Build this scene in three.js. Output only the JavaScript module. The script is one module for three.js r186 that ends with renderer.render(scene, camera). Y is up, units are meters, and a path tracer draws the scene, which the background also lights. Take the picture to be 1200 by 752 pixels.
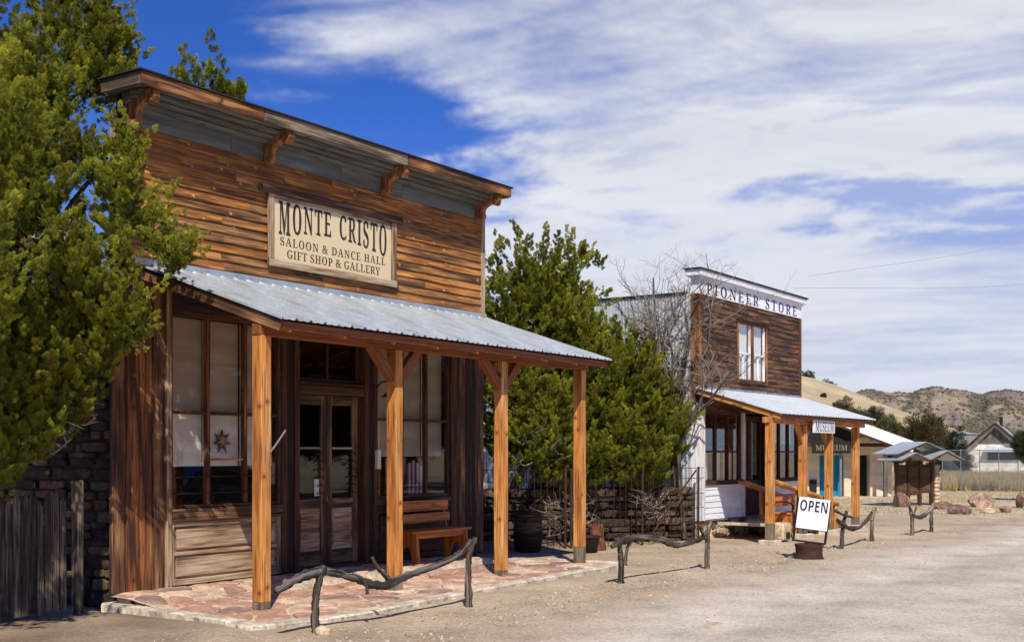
import * as THREE from 'three';
import { mergeGeometries } from 'three/addons/utils/BufferGeometryUtils.js';

// ---------------------------------------------------------------- camera
const scene = new THREE.Scene();
const camera = new THREE.PerspectiveCamera(29.47, 1024 / 641, 0.1, 9000);
camera.position.set(-9.39, 1.70, 9.579);
camera.lookAt(-9.39 + 8.29453, 1.70, 9.579 - 5.58576);
camera.setViewOffset(1024, 641, 0, -131.3, 1024, 641);   // shift lens: verticals stay vertical
const renderer = new THREE.WebGLRenderer({ antialias: true });
renderer.toneMapping = THREE.LinearToneMapping;
renderer.toneMappingExposure = 1.0;
renderer.shadowMap.enabled = true;

// ---------------------------------------------------------------- noise
function rng(seed) {
  let a = seed >>> 0;
  return () => { a = (a + 0x6D2B79F5) | 0; let t = Math.imul(a ^ (a >>> 15), 1 | a); t = (t + Math.imul(t ^ (t >>> 7), 61 | t)) ^ t; return ((t ^ (t >>> 14)) >>> 0) / 4294967296; };
}
const PERM = new Float32Array(65536); { const r = rng(7); for (let i = 0; i < 65536; i++) PERM[i] = r(); }
const hsh = (x, y, s) => PERM[(Math.imul(x, 374761) + Math.imul(y, 668265) + Math.imul(s, 974711) + (Math.imul(x ^ (y << 7), 9176) >>> 3)) & 65535];
const mod = (a, n) => ((a % n) + n) % n;
function vn(x, y, px, py, s) {           // value noise with period px, py (0: none)
  const xi = Math.floor(x), yi = Math.floor(y); let fx = x - xi, fy = y - yi;
  fx = fx * fx * (3 - 2 * fx); fy = fy * fy * (3 - 2 * fy);
  const x0 = px ? mod(xi, px) : xi, x1 = px ? mod(xi + 1, px) : xi + 1, y0 = py ? mod(yi, py) : yi, y1 = py ? mod(yi + 1, py) : yi + 1;
  const a = hsh(x0, y0, s), b = hsh(x1, y0, s), c = hsh(x0, y1, s), d = hsh(x1, y1, s);
  return a + (b - a) * fx + (c - a) * fy + (a - b - c + d) * fx * fy;
}
function fbm(x, y, o, s, px = 0, py = 0, gain = 0.5) {
  let v = 0, a = 0.5, n = 0;
  for (let i = 0; i < o; i++) { v += a * vn(x, y, px, py, s + i * 17); n += a; a *= gain; x *= 2; y *= 2; px *= 2; py *= 2; }
  return v / n;
}
const clamp = (v, a = 0, b = 1) => Math.min(b, Math.max(a, v));
const sm = (a, b, v) => { const t = clamp((v - a) / (b - a)); return t * t * (3 - 2 * t); };
const lerp = (a, b, t) => a + (b - a) * t;
const mix3 = (a, b, t) => [lerp(a[0], b[0], t), lerp(a[1], b[1], t), lerp(a[2], b[2], t)];
const gauss = (x, c, w) => Math.exp(-((x - c) / w) * ((x - c) / w));

// ---------------------------------------------------------------- sky: air and cirrus
{
  const W = 4096, H = 2048, d = new Float32Array(W * H * 4);
  const fwd = Math.atan2(-5.58576, 8.29453);
  for (let j = 0; j < H; j++) {
    const e = (j + 0.5) / H * 180 - 90, er = e * Math.PI / 180;
    for (let i = 0; i < W; i++) {
      const az = ((i + 0.5) / W - 0.5) * 2 * Math.PI;
      let a = az - fwd; if (a > Math.PI) a -= 2 * Math.PI; if (a < -Math.PI) a += 2 * Math.PI; a *= 180 / Math.PI;   // degrees to the right of the view
      const k = (j * W + i) * 4;
      if (e < 0) { d[k] = 0.32; d[k + 1] = 0.29; d[k + 2] = 0.25; d[k + 3] = 1; continue; }
      // air: deep polarised blue to the left and up, pale at the horizon
      const t = sm(-1, 17, e), pol = 0.5 + 0.5 * Math.cos((a + 35) * Math.PI / 180);
      let c = mix3([0.42, 0.56, 0.86], mix3([0.050, 0.185, 0.72], [0.030, 0.108, 0.43], pol * sm(9, 23, e)), Math.pow(t, 0.62));
      c = mix3(c, [0.022, 0.070, 0.30], sm(24, 70, e));
      // clouds lie on a layer overhead, drawn out along one wind
      const cy = Math.max(Math.sin(er), 0) + 0.05, X = Math.cos(er) * Math.cos(az) / cy, Z = Math.cos(er) * Math.sin(az) / cy;
      const inF = a > -30 && a < 30 && e < 30;
      const U = X * 0.27 + Z * 0.963, V = X * 0.963 - Z * 0.27;
      const wx = fbm(U * 0.55, V * 0.55, 4, 3) - 0.5, wy = fbm(U * 0.55 + 9, V * 0.55, 4, 31) - 0.5;
      const n1 = fbm(U * 0.55 + wx * 2.0, V * 0.85 + wy * 2.0, inF ? 8 : 5, 51), n2 = fbm(U * 1.1 + wy * 3.2 + n1, V * 2.4 + wx * 3.2, inF ? 8 : 4, 77, 0, 0, 0.6), n3 = fbm(U * 2.6 + wx * 6, V * 5.0 + wy * 6, inF ? 7 : 3, 87, 0, 0, 0.68);
      const q = clamp((0.42 * n1 + 0.34 * n2 + 0.24 * n3 - 0.5) * 1.65, -0.4, 0.4);
      const edge = e > 18.2 ? -12.2 - (20.5 - e) * 0.6 : e > 16 ? lerp(-4.0, -13.2, sm(15.6, 18.4, e)) : lerp(2.0, -4.0, sm(12.6, 16, e));
      let bank = sm(-3.2, 5.5, a - edge + q * 25 + 0.9 * Math.max(0, a)) * sm(11.0, 12.8, e + q * 6 + 0.4 * Math.sin(a * 0.35));
      bank *= 1 - sm(23, 36, e) * (0.72 + 0.28 * sm(0.06, -0.06, q));
      if (a > 60 || a < -60) bank *= sm(0.02, 0.14, q) * 0.8;
      let veil = sm(-7, 3, a + q * 26 + (e - 8) * 0.4) * sm(12.6, 9.6, e - q * 8) * clamp(0.90 + q * 1.1 + 0.24 * sm(9, 2, e));
      veil *= 1 - 0.5 * gauss(e, 10.2 - a * 0.02, 0.6) * sm(5, 14, a) * sm(0.10, -0.10, q);
      if (a < -8) veil = Math.max(veil, 0.35 * sm(9, 1, e));
      veil *= 1 - 0.65 * sm(40, 70, Math.abs(a));
      let wisp = 0.9 * gauss(a, -11.6, 0.42) * gauss(e, 18.75, 0.28) * sm(-0.2, 0.1, q) + 0.8 * gauss(a, -9.6, 2.4) * gauss(e, 17.5 + 0.05 * (a + 10), 0.26 + 0.07 * (a + 12)) * sm(-0.22, 0.05, q) + 0.28 * gauss(a, -11, 9) * sm(-0.02, 0.2, q) * gauss(e, 14.5, 5);
      wisp += 0.75 * sm(-16, -2, a) * sm(6, -4, a) * sm(-0.04, 0.16, q + 0.02) * gauss(e, 14.4, 2.6);
      const op = clamp(Math.max(bank * clamp(0.84 + q * 2.0), veil, wisp, 0.42 * sm(3, 10, a) * sm(45, 30, a) * sm(24, 18, e)));
      const thick = clamp(0.45 + 1.7 * (0.6 * n1 + 0.4 * fbm(U * 0.8 + 3 + wx, V * 1.5 + wy, 5, 113) - 0.5) - 0.8 * (n3 - 0.5));
      const lit = mix3([0.87, 0.885, 0.92], [0.58, 0.61, 0.70], thick * (0.45 + 0.55 * sm(11, 14, e)));
      const low = mix3([0.60, 0.645, 0.79], [0.76, 0.79, 0.865], clamp(0.5 + q * 2.2));
      const cc = e > 12.5 ? lit : mix3(low, lit, sm(9.5, 12.5, e));
      c = mix3(c, cc, op * 0.97);
      d[k] = c[0]; d[k + 1] = c[1]; d[k + 2] = c[2]; d[k + 3] = 1;
    }
  }
  const t = new THREE.DataTexture(d, W, H, THREE.RGBAFormat, THREE.FloatType);
  t.mapping = THREE.EquirectangularReflectionMapping; t.magFilter = t.minFilter = THREE.LinearFilter; t.needsUpdate = true;
  scene.background = t; scene.environment = t;
}
// ---------------------------------------------------------------- sun
{
  const sun = new THREE.DirectionalLight(new THREE.Color(1.0, 0.93, 0.81), 5.0);
  sun.position.set(6 - 1.15 * 30, 1.75 * 30, 1.0 * 30); sun.target.position.set(6, 0, 0);
  sun.castShadow = true; sun.shadow.mapSize.set(4096, 4096);
  Object.assign(sun.shadow.camera, { left: -40, right: 40, top: 40, bottom: -40, near: 1, far: 160 });
  scene.add(sun, sun.target);
}

// ---------------------------------------------------------------- scene helpers
const used = {};
const niQ = THREE.BufferGeometry.prototype.toNonIndexed; THREE.BufferGeometry.prototype.toNonIndexed = function () { return this.index ? niQ.call(this) : this; };
const numbered = (n) => { const k = used[n] = (used[n] ?? -1) + 1; return k ? n + '_' + String(k).padStart(3, '0') : n; };
function T(name, label, category, pos = [0, 0, 0], ry = 0, group) {
  const g = new THREE.Group(); g.name = numbered(name); g.position.set(...pos); g.rotation.y = ry;
  g.userData = { label, category }; if (group) g.userData.group = group;
  scene.add(g); return g;
}
const rootOf = (o) => { while (o.parent && o.parent !== scene) o = o.parent; return o; };
// a part: geometry given in world coordinates (or in the thing's own when local)
function P(name, geo, mat, parent, o = {}) {
  if (Array.isArray(geo)) geo = merge(geo);
  if (!o.local) { const b = rootOf(parent).position; geo.translate(-b.x, -b.y, -b.z); }
  const m = new THREE.Mesh(geo, mat); m.name = name; m.castShadow = m.receiveShadow = true;
  if (o.label) m.userData.label = o.label;
  if (o.kind) m.userData.kind = o.kind;
  if (o.pos) m.position.set(...o.pos); if (o.rot) m.rotation.set(...o.rot);
  parent.add(m); return m;
}
function S(name, geo, mat, label) {        // a piece of the setting
  if (Array.isArray(geo)) geo = merge(geo);
  const m = new THREE.Mesh(geo, mat); m.name = numbered(name); m.castShadow = m.receiveShadow = true;
  m.userData.kind = 'structure'; if (label) m.userData.label = label; scene.add(m); return m;
}
function one(name, label, category, geo, mat, group) {   // a thing that is one mesh, given in world coordinates
  if (Array.isArray(geo)) geo = merge(geo);
  geo.computeBoundingBox(); const b = geo.boundingBox, p = [(b.min.x + b.max.x) / 2, b.min.y, (b.min.z + b.max.z) / 2];
  geo.translate(-p[0], -p[1], -p[2]);
  const m = new THREE.Mesh(geo, mat); m.name = numbered(name); m.position.set(...p); m.castShadow = m.receiveShadow = true;
  m.userData = { label, category }; if (group) m.userData.group = group; scene.add(m); return m;
}
function merge(list) {
  list = list.map((g) => { const n = g.index ? g.toNonIndexed() : g; for (const k of Object.keys(n.attributes)) if (!['position', 'normal', 'uv'].includes(k)) n.deleteAttribute(k); if (!n.attributes.uv) n.setAttribute('uv', new THREE.BufferAttribute(new Float32Array(n.attributes.position.count * 2), 2)); return n; });
  return list.length === 1 ? list[0] : mergeGeometries(list);
}
const R0 = rng(1234);
const rr = (a, b, r = R0) => a + (b - a) * r();

// ---------------------------------------------------------------- geometry helpers
function fromTris(pos) {
  const g = new THREE.BufferGeometry(); g.setAttribute('position', new THREE.BufferAttribute(new Float32Array(pos), 3)); g.computeVertexNormals(); return g;
}
// uv in texture tiles: u runs along the grain axis
function uvGrain(g, axis, su, sv, ou, ov) {
  if (g.index) g = g.toNonIndexed();
  const p = g.attributes.position, n = p.count, uv = new Float32Array(n * 2), L = 'xyz'.indexOf(axis);
  const A = new THREE.Vector3(), B = new THREE.Vector3(), C = new THREE.Vector3();
  for (let t = 0; t < n; t += 3) {
    A.fromBufferAttribute(p, t); B.fromBufferAttribute(p, t + 1); C.fromBufferAttribute(p, t + 2);
    const N = B.clone().sub(A).cross(C.clone().sub(A)), q = [Math.abs(N.x), Math.abs(N.y), Math.abs(N.z)];
    const dm = q.indexOf(Math.max(...q)), rest = [0, 1, 2].filter((i) => i !== dm);
    const ua = rest.includes(L) ? L : rest[0], va = rest.find((i) => i !== ua);
    [A, B, C].forEach((v, k) => { uv[(t + k) * 2] = v.getComponent(ua) / su + ou; uv[(t + k) * 2 + 1] = v.getComponent(va) / sv + ov + dm * 0.137; });
  }
  g.setAttribute('uv', new THREE.BufferAttribute(uv, 2)); return g;
}
const GR = { su: 2, sv: 0.5 };
// a box with chamfered edges, in metres, grain along axis
function bx(x0, x1, y0, y1, z0, z1, axis = 'x', c = 0.006, gr = GR) {
  const lo = [x0, y0, z0], hi = [x1, y1, z1], m = Math.min(x1 - x0, y1 - y0, z1 - z0); c = Math.min(c, m * 0.3);
  const V = (s, a) => [0, 1, 2].map((i) => (s[i] > 0 ? hi[i] : lo[i]) + (i === a ? 0 : -s[i] * c));
  const pos = [], cen = [0, 1, 2].map((i) => (lo[i] + hi[i]) / 2);
  const tri = (a, b, d) => {
    const u = [0, 1, 2].map((i) => b[i] - a[i]), v = [0, 1, 2].map((i) => d[i] - a[i]);
    const n = [u[1] * v[2] - u[2] * v[1], u[2] * v[0] - u[0] * v[2], u[0] * v[1] - u[1] * v[0]];
    const f = n[0] * (a[0] - cen[0]) + n[1] * (a[1] - cen[1]) + n[2] * (a[2] - cen[2]);
    f >= 0 ? pos.push(...a, ...b, ...d) : pos.push(...a, ...d, ...b);
  };
  const quad = (a, b, e, d) => { tri(a, b, e); tri(a, e, d); };
  for (let a = 0; a < 3; a++) {
    const b = (a + 1) % 3, d = (a + 2) % 3;
    for (const s of [-1, 1]) { const k = (p, q) => { const w = []; w[a] = s; w[b] = p; w[d] = q; return V(w, a); }; quad(k(-1, -1), k(1, -1), k(1, 1), k(-1, 1)); }
    if (c > 0) for (const p of [-1, 1]) for (const q of [-1, 1]) { const w = (s) => { const z = []; z[a] = s; z[b] = p; z[d] = q; return z; }; quad(V(w(-1), b), V(w(1), b), V(w(1), d), V(w(-1), d)); }
  }
  if (c > 0) for (const p of [-1, 1]) for (const q of [-1, 1]) for (const r of [-1, 1]) tri(V([p, q, r], 0), V([p, q, r], 1), V([p, q, r], 2));
  return uvGrain(fromTris(pos), axis, gr.su, gr.sv, R0(), R0());
}
// a beam between two points with a square section
function beam(a, b, w, h, c = 0.005, gr = GR, roll = 0) {
  const A = new THREE.Vector3(...a), B = new THREE.Vector3(...b), L = A.distanceTo(B);
  const g = bx(-L / 2, L / 2, -h / 2, h / 2, -w / 2, w / 2, 'x', c, gr);
  const X = B.clone().sub(A).normalize(), up = Math.abs(X.y) > 0.99 ? new THREE.Vector3(0, 0, 1) : new THREE.Vector3(0, 1, 0);
  const Z = X.clone().cross(up).normalize(), Y = Z.clone().cross(X);
  if (roll) g.rotateX(roll);
  g.applyMatrix4(new THREE.Matrix4().makeBasis(X, Y, Z).setPosition(A.add(B).multiplyScalar(0.5))); return g;
}
// a limb: a tube whose radius changes along a bent line
function limb(pts, rad, sides = 7, jit = 0, seed = 1, seg = 3) {
  const r = rng(seed), cur = new THREE.CatmullRomCurve3(pts.map((p) => new THREE.Vector3(...p))), n = Math.max(2, (pts.length - 1) * seg);
  const fr = cur.computeFrenetFrames(n), pos = [], uv = [], idx = [], len = cur.getLength();
  for (let i = 0; i <= n; i++) {
    const t = i / n, c = cur.getPoint(t), f = t * (rad.length - 1), k = Math.min(rad.length - 2, Math.floor(f)), R = lerp(rad[k], rad[k + 1], f - k);
    for (let s = 0; s <= sides; s++) {
      const th = (s % sides) / sides * Math.PI * 2, q = R * (1 + jit * (hsh(i, s % sides, seed) - 0.5));
      const v = c.clone().addScaledVector(fr.normals[i], Math.cos(th) * q).addScaledVector(fr.binormals[i], Math.sin(th) * q);
      pos.push(v.x, v.y, v.z); uv.push(t * len / 0.8, s / sides);
    }
  }
  const w = sides + 1;
  for (let i = 0; i < n; i++) for (let s = 0; s < sides; s++) { const a = i * w + s; idx.push(a, a + 1, a + w, a + 1, a + w + 1, a + w); }
  for (const e of [0, n]) { const c = cur.getPoint(e / n), k = pos.length / 3; pos.push(c.x, c.y, c.z); uv.push(0, 0.5); for (let s = 0; s < sides; s++) { const a = e * w + s; e ? idx.push(a, a + 1, k) : idx.push(a + 1, a, k); } }
  const g = new THREE.BufferGeometry(); g.setAttribute('position', new THREE.BufferAttribute(new Float32Array(pos), 3)); g.setAttribute('uv', new THREE.BufferAttribute(new Float32Array(uv), 2)); g.setIndex(idx); g.computeVertexNormals(); return g;
}
// lap siding: a board whose lower edge stands proud and wanders a little
function lapBoard(x0, x1, y0, y1, z, seed, lip = 0.021) {
  const n = Math.max(2, Math.round((x1 - x0) / 0.3)), S = [];
  const wob = rr(-0.004, 0.004), sag = rr(-0.003, 0.003);
  for (let i = 0; i <= n; i++) {
    const t = i / n, x = lerp(x0, x1, t), j = (vn(x * 1.7, seed, 0, 0, 5) - 0.5) * 0.010 + wob * (t - 0.5) + sag, k = (vn(x * 1.3, seed + 40, 0, 0, 9) - 0.5) * 0.009;
    S.push([[x, y0 + j, z], [x, y0 + j + 0.003, z + lip + k - 0.003], [x, y0 + j + 0.008, z + lip + k], [x, y1 + 0.012, z + 0.004 + k * 0.3], [x, y1 + 0.012, z]]);
  }
  const pos = [], q = (a, b, c, d) => pos.push(...a, ...b, ...c, ...a, ...c, ...d);
  for (let i = 0; i < n; i++) for (let k = 0; k < 4; k++) q(S[i][k], S[i + 1][k], S[i + 1][k + 1], S[i][k + 1]);
  for (const [e, f] of [[S[0], 0], [S[n], 1]]) for (let k = 1; k < 4; k++) f ? pos.push(...e[0], ...e[k], ...e[k + 1]) : pos.push(...e[0], ...e[k + 1], ...e[k]);
  return uvGrain(fromTris(pos), 'x', 2, 0.5, R0(), R0());
}
// ribbed sheet metal from (x0..x1) at the top edge to (x0b..x1b) at the eave; points [y, z]
function ribSheet(x0, x1, top, x0b, x1b, bot, pitch, h = 0.02, x00 = 0) {
  const prof = []; const k0 = Math.floor((x0 - x00) / pitch) - 1, k1 = Math.ceil((x1 - x00) / pitch) + 1;
  const add = (x, y) => { if (x >= x0 - 1e-6 && x <= x1 + 1e-6) prof.push([x, y]); };
  add(x0, 0);
  for (let k = k0; k <= k1; k++) { const c = x00 + k * pitch; add(c - 0.028, 0.0); add(c - 0.012, h); add(c + 0.012, h); add(c + 0.028, 0); add(c + pitch * 0.36, 0); add(c + pitch * 0.4, h * 0.2); add(c + pitch * 0.6, h * 0.2); add(c + pitch * 0.64, 0); }
  add(x1, 0); prof.sort((a, b) => a[0] - b[0]);
  const dy = top[0] - bot[0], dz = top[1] - bot[1], L = Math.hypot(dy, dz), ny = -dz / L, nz = dy / L;
  const pos = [], uv = [], pt = ([x, y], t, off) => { const s = (x - x0) / (x1 - x0), X = lerp(lerp(x0, x1, s), lerp(x0b, x1b, s), t); return [X, lerp(top[0], bot[0], t) + ny * (y + off), lerp(top[1], bot[1], t) + nz * (y + off)]; };
  for (let i = 0; i + 1 < prof.length; i++) for (const off of [0, -0.004]) {
    const a = pt(prof[i], 0, off), b = pt(prof[i + 1], 0, off), c = pt(prof[i + 1], 1, off), d = pt(prof[i], 1, off);
    pos.push(...a, ...d, ...c, ...a, ...c, ...b);
    const u0 = prof[i][0] / 1.0, u1 = prof[i + 1][0] / 1.0, v1 = L / 1.0; uv.push(u0, 0, u0, v1, u1, v1, u0, 0, u1, v1, u1, 0);
  }
  const g = fromTris(pos); g.setAttribute('uv', new THREE.BufferAttribute(new Float32Array(uv), 2)); return g;
}
function extrudeXY(shape, depth, bevel = 0.006) { return new THREE.ExtrudeGeometry(shape, { depth, bevelEnabled: bevel > 0, bevelThickness: bevel, bevelSize: bevel, bevelSegments: 1, curveSegments: 6 }); }
// convex cells round seeds, cut to a convex outline; returns polygons [[x, y], ...]
function cells(outline, seeds, gap) {
  const clip = (poly, nx, ny, d) => { const o = []; for (let i = 0; i < poly.length; i++) { const a = poly[i], b = poly[(i + 1) % poly.length], fa = a[0] * nx + a[1] * ny - d, fb = b[0] * nx + b[1] * ny - d; if (fa <= 0) o.push(a); if (fa * fb < 0) { const t = fa / (fa - fb); o.push([lerp(a[0], b[0], t), lerp(a[1], b[1], t)]); } } return o; };
  return seeds.map((p, i) => {
    let poly = outline;
    for (let j = 0; j < seeds.length && poly.length; j++) {
      if (j === i) continue; const q = seeds[j], dx = q[0] - p[0], dy = q[1] - p[1], L = Math.hypot(dx, dy); if (L > 2.5) continue;
      poly = clip(poly, dx / L, dy / L, ((p[0] + q[0]) / 2 * dx + (p[1] + q[1]) / 2 * dy) / L - gap / 2);
    }
    return poly;
  });
}
// round a polygon's corners a little and make its edge uneven
function roughPoly(poly, seed, amt) {
  const o = []; const n = poly.length, r = rng(seed);
  for (let i = 0; i < n; i++) {
    const a = poly[(i + n - 1) % n], b = poly[i], c = poly[(i + 1) % n], k = 0.16 + 0.12 * r();
    o.push([lerp(b[0], a[0], k), lerp(b[1], a[1], k)], [lerp(b[0], a[0], k * 0.3) + lerp(b[0], c[0], k * 0.3) - b[0], lerp(b[1], a[1], k * 0.3) + lerp(b[1], c[1], k * 0.3) - b[1]], [lerp(b[0], c[0], k), lerp(b[1], c[1], k)]);
  }
  const cx = o.reduce((s, p) => s + p[0], 0) / o.length, cy = o.reduce((s, p) => s + p[1], 0) / o.length;
  return o.map((p) => { const f = 1 - amt * r(); return [cx + (p[0] - cx) * f, cy + (p[1] - cy) * f]; });
}
// a stone slab over a polygon: map(x, y, height) gives the point
function slab(poly, h0, h1, map, dome = 0, seed = 1) {
  const cx = poly.reduce((s, p) => s + p[0], 0) / poly.length, cy = poly.reduce((s, p) => s + p[1], 0) / poly.length, pos = [], n = poly.length, r = rng(seed);
  const uvs = [], ou = r(), ov = r(), put = (q, h) => { pos.push(...map(q[0], q[1], h)); uvs.push(q[0] / 0.8 + ou + h * 0.7, q[1] / 0.8 + ov + h * 0.7); };
  const tl = [r() - 0.5, r() - 0.5], hh = (q) => h1 + dome * 0.5 * ((q[0] - cx) * tl[0] + (q[1] - cy) * tl[1]) * 2;
  const inn = poly.map((p) => [lerp(p[0], cx, 0.12), lerp(p[1], cy, 0.12)]), ih = poly.map((p, i) => hh(inn[i]) + dome * 0.12 * (r() - 0.3));
  for (let i = 0; i < n; i++) {
    const a = poly[i], b = poly[(i + 1) % n], c = inn[i], d = inn[(i + 1) % n], k = (i + 1) % n;
    put([cx, cy], hh([cx, cy]) + dome * 0.12); put(c, ih[i]); put(d, ih[k]);
    put(c, ih[i]); put(a, hh(a) - 0.006 - dome * 0.1); put(b, hh(b) - 0.006 - dome * 0.1);
    put(c, ih[i]); put(b, hh(b) - 0.006 - dome * 0.1); put(d, ih[k]);
    put(a, hh(a) - 0.006 - dome * 0.1); put(a, h0); put(b, h0);
    put(a, hh(a) - 0.006 - dome * 0.1); put(b, h0); put(b, hh(b) - 0.006 - dome * 0.1);
  }
  const g = fromTris(pos); g.setAttribute('uv', new THREE.BufferAttribute(new Float32Array(uvs), 2));
  // outward facing whatever way the map turns
  const p0 = map(cx, cy, h0), p1 = map(cx, cy, h1 + 0.1), nrm = g.attributes.normal, w = [p1[0] - p0[0], p1[1] - p0[1], p1[2] - p0[2]];
  if (nrm.getX(0) * w[0] + nrm.getY(0) * w[1] + nrm.getZ(0) * w[2] < 0) { const a = g.attributes.position.array, u = g.attributes.uv.array; for (let t = 0; t < a.length / 9; t++) { for (let k = 0; k < 3; k++) { const s = a[t * 9 + 3 + k]; a[t * 9 + 3 + k] = a[t * 9 + 6 + k]; a[t * 9 + 6 + k] = s; } for (let k = 0; k < 2; k++) { const s = u[t * 6 + 2 + k]; u[t * 6 + 2 + k] = u[t * 6 + 4 + k]; u[t * 6 + 4 + k] = s; } } g.computeVertexNormals(); }
  return g;
}
function rock(rx, ry, rz, seed) {
  const g = new THREE.IcosahedronGeometry(1, 2), p = g.attributes.position, r = rng(seed), cuts = [];
  for (let i = 0; i < 9; i++) { const v = new THREE.Vector3(r() - 0.5, r() - 0.5, r() - 0.5).normalize(); cuts.push([v, 0.62 + 0.25 * r()]); }
  const v = new THREE.Vector3();
  for (let i = 0; i < p.count; i++) { v.fromBufferAttribute(p, i); for (const [n, d] of cuts) { const k = v.dot(n) - d; if (k > 0) v.addScaledVector(n, -k); } v.multiplyScalar(1 + 0.06 * (vn(v.x * 3 + 9, v.y * 3 + v.z * 4, 0, 0, seed) - 0.5)); p.setXYZ(i, v.x * rx, v.y * ry, v.z * rz); }
  const q = g.toNonIndexed ? g : g; q.computeVertexNormals(); return uvGrain(q, 'x', 0.8, 0.8, r(), r());
}
// ---------------------------------------------------------------- procedural textures and materials
function tex(w, h, f, srgb = true) {
  const d = new Uint8Array(w * h * 4);
  for (let j = 0; j < h; j++) for (let i = 0; i < w; i++) { const c = f(i / w, j / h), k = (j * w + i) * 4; d[k] = clamp(c[0], 0, 255); d[k + 1] = clamp(c[1], 0, 255); d[k + 2] = clamp(c[2], 0, 255); d[k + 3] = 255; }
  const t = new THREE.DataTexture(d, w, h, THREE.RGBAFormat); t.wrapS = t.wrapT = THREE.RepeatWrapping; t.magFilter = t.minFilter = THREE.LinearFilter;
  if (srgb) t.colorSpace = THREE.SRGBColorSpace; t.needsUpdate = true; return t;
}
const M = {};
function std(o) { return new THREE.MeshStandardMaterial({ roughness: 0.85, ...o }); }
// wood: u along the grain. cols: dark, mid, light (sRGB 0-255)
function wood(seed, cols, o = {}) {
  const W = 512, H = 512, { knots = 0, knotCol = [60, 30, 12], crack = 0.5, blotch = 0.5, gain = 1.6, bias = 0, bump = 0.004, rough = 0.85, worn = 0, wornCol = [205, 150, 85] } = o, r = rng(seed), K = [];
  for (let i = 0; i < knots; i++) K.push([r(), r(), 0.010 + 0.014 * r()]);
  const hgt = new Float32Array(W * H);
  const map = tex(W, H, (u, v) => {
    let kn = 0, halo = 0, vv = v;
    for (const [kx, ky, kr] of K) { let dx = u - kx; dx -= Math.round(dx); let dy = v - ky; dy -= Math.round(dy); const q = Math.hypot(dx * 2, dy * 0.5) / kr; if (q < 6) { vv += Math.sign(dy) * 0.012 * Math.exp(-q * 0.6); kn = Math.max(kn, sm(1.1, 0.7, q)); halo = Math.max(halo, sm(3.2, 1, q)); } }
    const a = fbm(u * 3, vv * 6, 4, seed, 3, 6), b = fbm(u * 5, vv * 48, 3, seed + 5, 5, 48), c = fbm(u * 12, vv * 128, 2, seed + 9, 12, 128), e = fbm(u * 5, vv * 40, 3, seed + 13, 5, 40);
    let t = clamp(0.5 + bias + gain * (blotch * (a - 0.5) + 0.5 * (b - 0.5) + 0.25 * (c - 0.5)) * 1.3);
    let col = t < 0.5 ? mix3(cols[0], cols[1], t * 2) : mix3(cols[1], cols[2], t * 2 - 1);
    if (worn) col = mix3(col, wornCol, worn * sm(0.53, 0.70, fbm(u * 4, v * 9, 4, seed + 21, 4, 9)) * (0.5 + 0.5 * b));
    const ck = crack * sm(0.60, 0.74, e);
    col = mix3(col, [cols[0][0] * 0.35, cols[0][1] * 0.35, cols[0][2] * 0.35], ck);
    col = mix3(col, mix3(cols[0], knotCol, 0.6), halo * 0.35); col = mix3(col, knotCol, kn * 0.85);
    hgt[Math.round(v * H) * W + Math.round(u * W)] = 0.5 + 0.35 * (b - 0.5) + 0.3 * (c - 0.5) - 0.5 * ck;
    return col;
  });
  const bm = tex(W, H, (u, v) => { const h = 255 * hgt[Math.round(v * H) * W + Math.round(u * W)]; return [h, h, h]; }, false);
  return std({ map, bumpMap: bm, bumpScale: bump, roughness: rough });
}
M.siding = wood(11, [[72, 44, 20], [150, 98, 46], [206, 146, 76]], { knots: 7, knotCol: [226, 158, 84], blotch: 0.7, crack: 0.35, worn: 0.45, wornCol: [218, 146, 70], gain: 1.1, bias: -0.04 });
M.siding2 = wood(12, [[68, 45, 26], [132, 90, 50], [188, 136, 80]], { knots: 5, knotCol: [212, 150, 84], blotch: 0.8, crack: 0.4, worn: 0.6, wornCol: [208, 146, 76], gain: 1.2, bias: -0.05 });
M.siding3 = wood(13, [[82, 46, 18], [160, 100, 44], [214, 150, 76]], { knots: 9, knotCol: [232, 168, 92], blotch: 0.6, crack: 0.3, worn: 0.7, wornCol: [230, 160, 80], gain: 1.1 });
M.store1 = wood(14, [[44, 26, 16], [88, 54, 32], [134, 90, 56]], { knots: 6, blotch: 0.9, crack: 0.55, gain: 1.2, worn: 0.4, knotCol: [190, 140, 86] });
M.store2 = wood(15, [[38, 23, 15], [74, 46, 29], [116, 80, 52]], { knots: 6, blotch: 0.9, crack: 0.6, gain: 1.2, worn: 0.3, knotCol: [170, 120, 76] });
M.plank = wood(21, [[54, 34, 21], [112, 76, 48], [168, 126, 88]], { knots: 5, blotch: 1.0, crack: 0.5, gain: 1.4 });
M.plankRed = wood(22, [[60, 32, 15], [130, 76, 38], [178, 118, 66]], { knots: 4, blotch: 1.0, crack: 0.5, gain: 1.3 });
M.plankDark = wood(23, [[28, 17, 11], [62, 40, 26], [104, 74, 50]], { knots: 3, blotch: 1, crack: 0.8 });
M.grey = wood(24, [[72, 66, 58], [106, 100, 90], [140, 133, 122]], { knots: 3, blotch: 0.8, crack: 0.3, gain: 1.0 });
M.frieze = wood(25, [[80, 80, 76], [104, 105, 100], [128, 128, 121]], { blotch: 1.0, crack: 0.12, gain: 0.9, worn: 0.3, wornCol: [120, 92, 70] });
M.fascia = wood(26, [[62, 38, 21], [118, 74, 40], [176, 120, 66]], { knots: 3, blotch: 1.2, crack: 0.45, gain: 1.4 });
M.fasciaGrey = wood(27, [[68, 56, 42], [116, 98, 76], [158, 140, 114]], { knots: 2, blotch: 1.2, crack: 0.5, gain: 1.3 });
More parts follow.
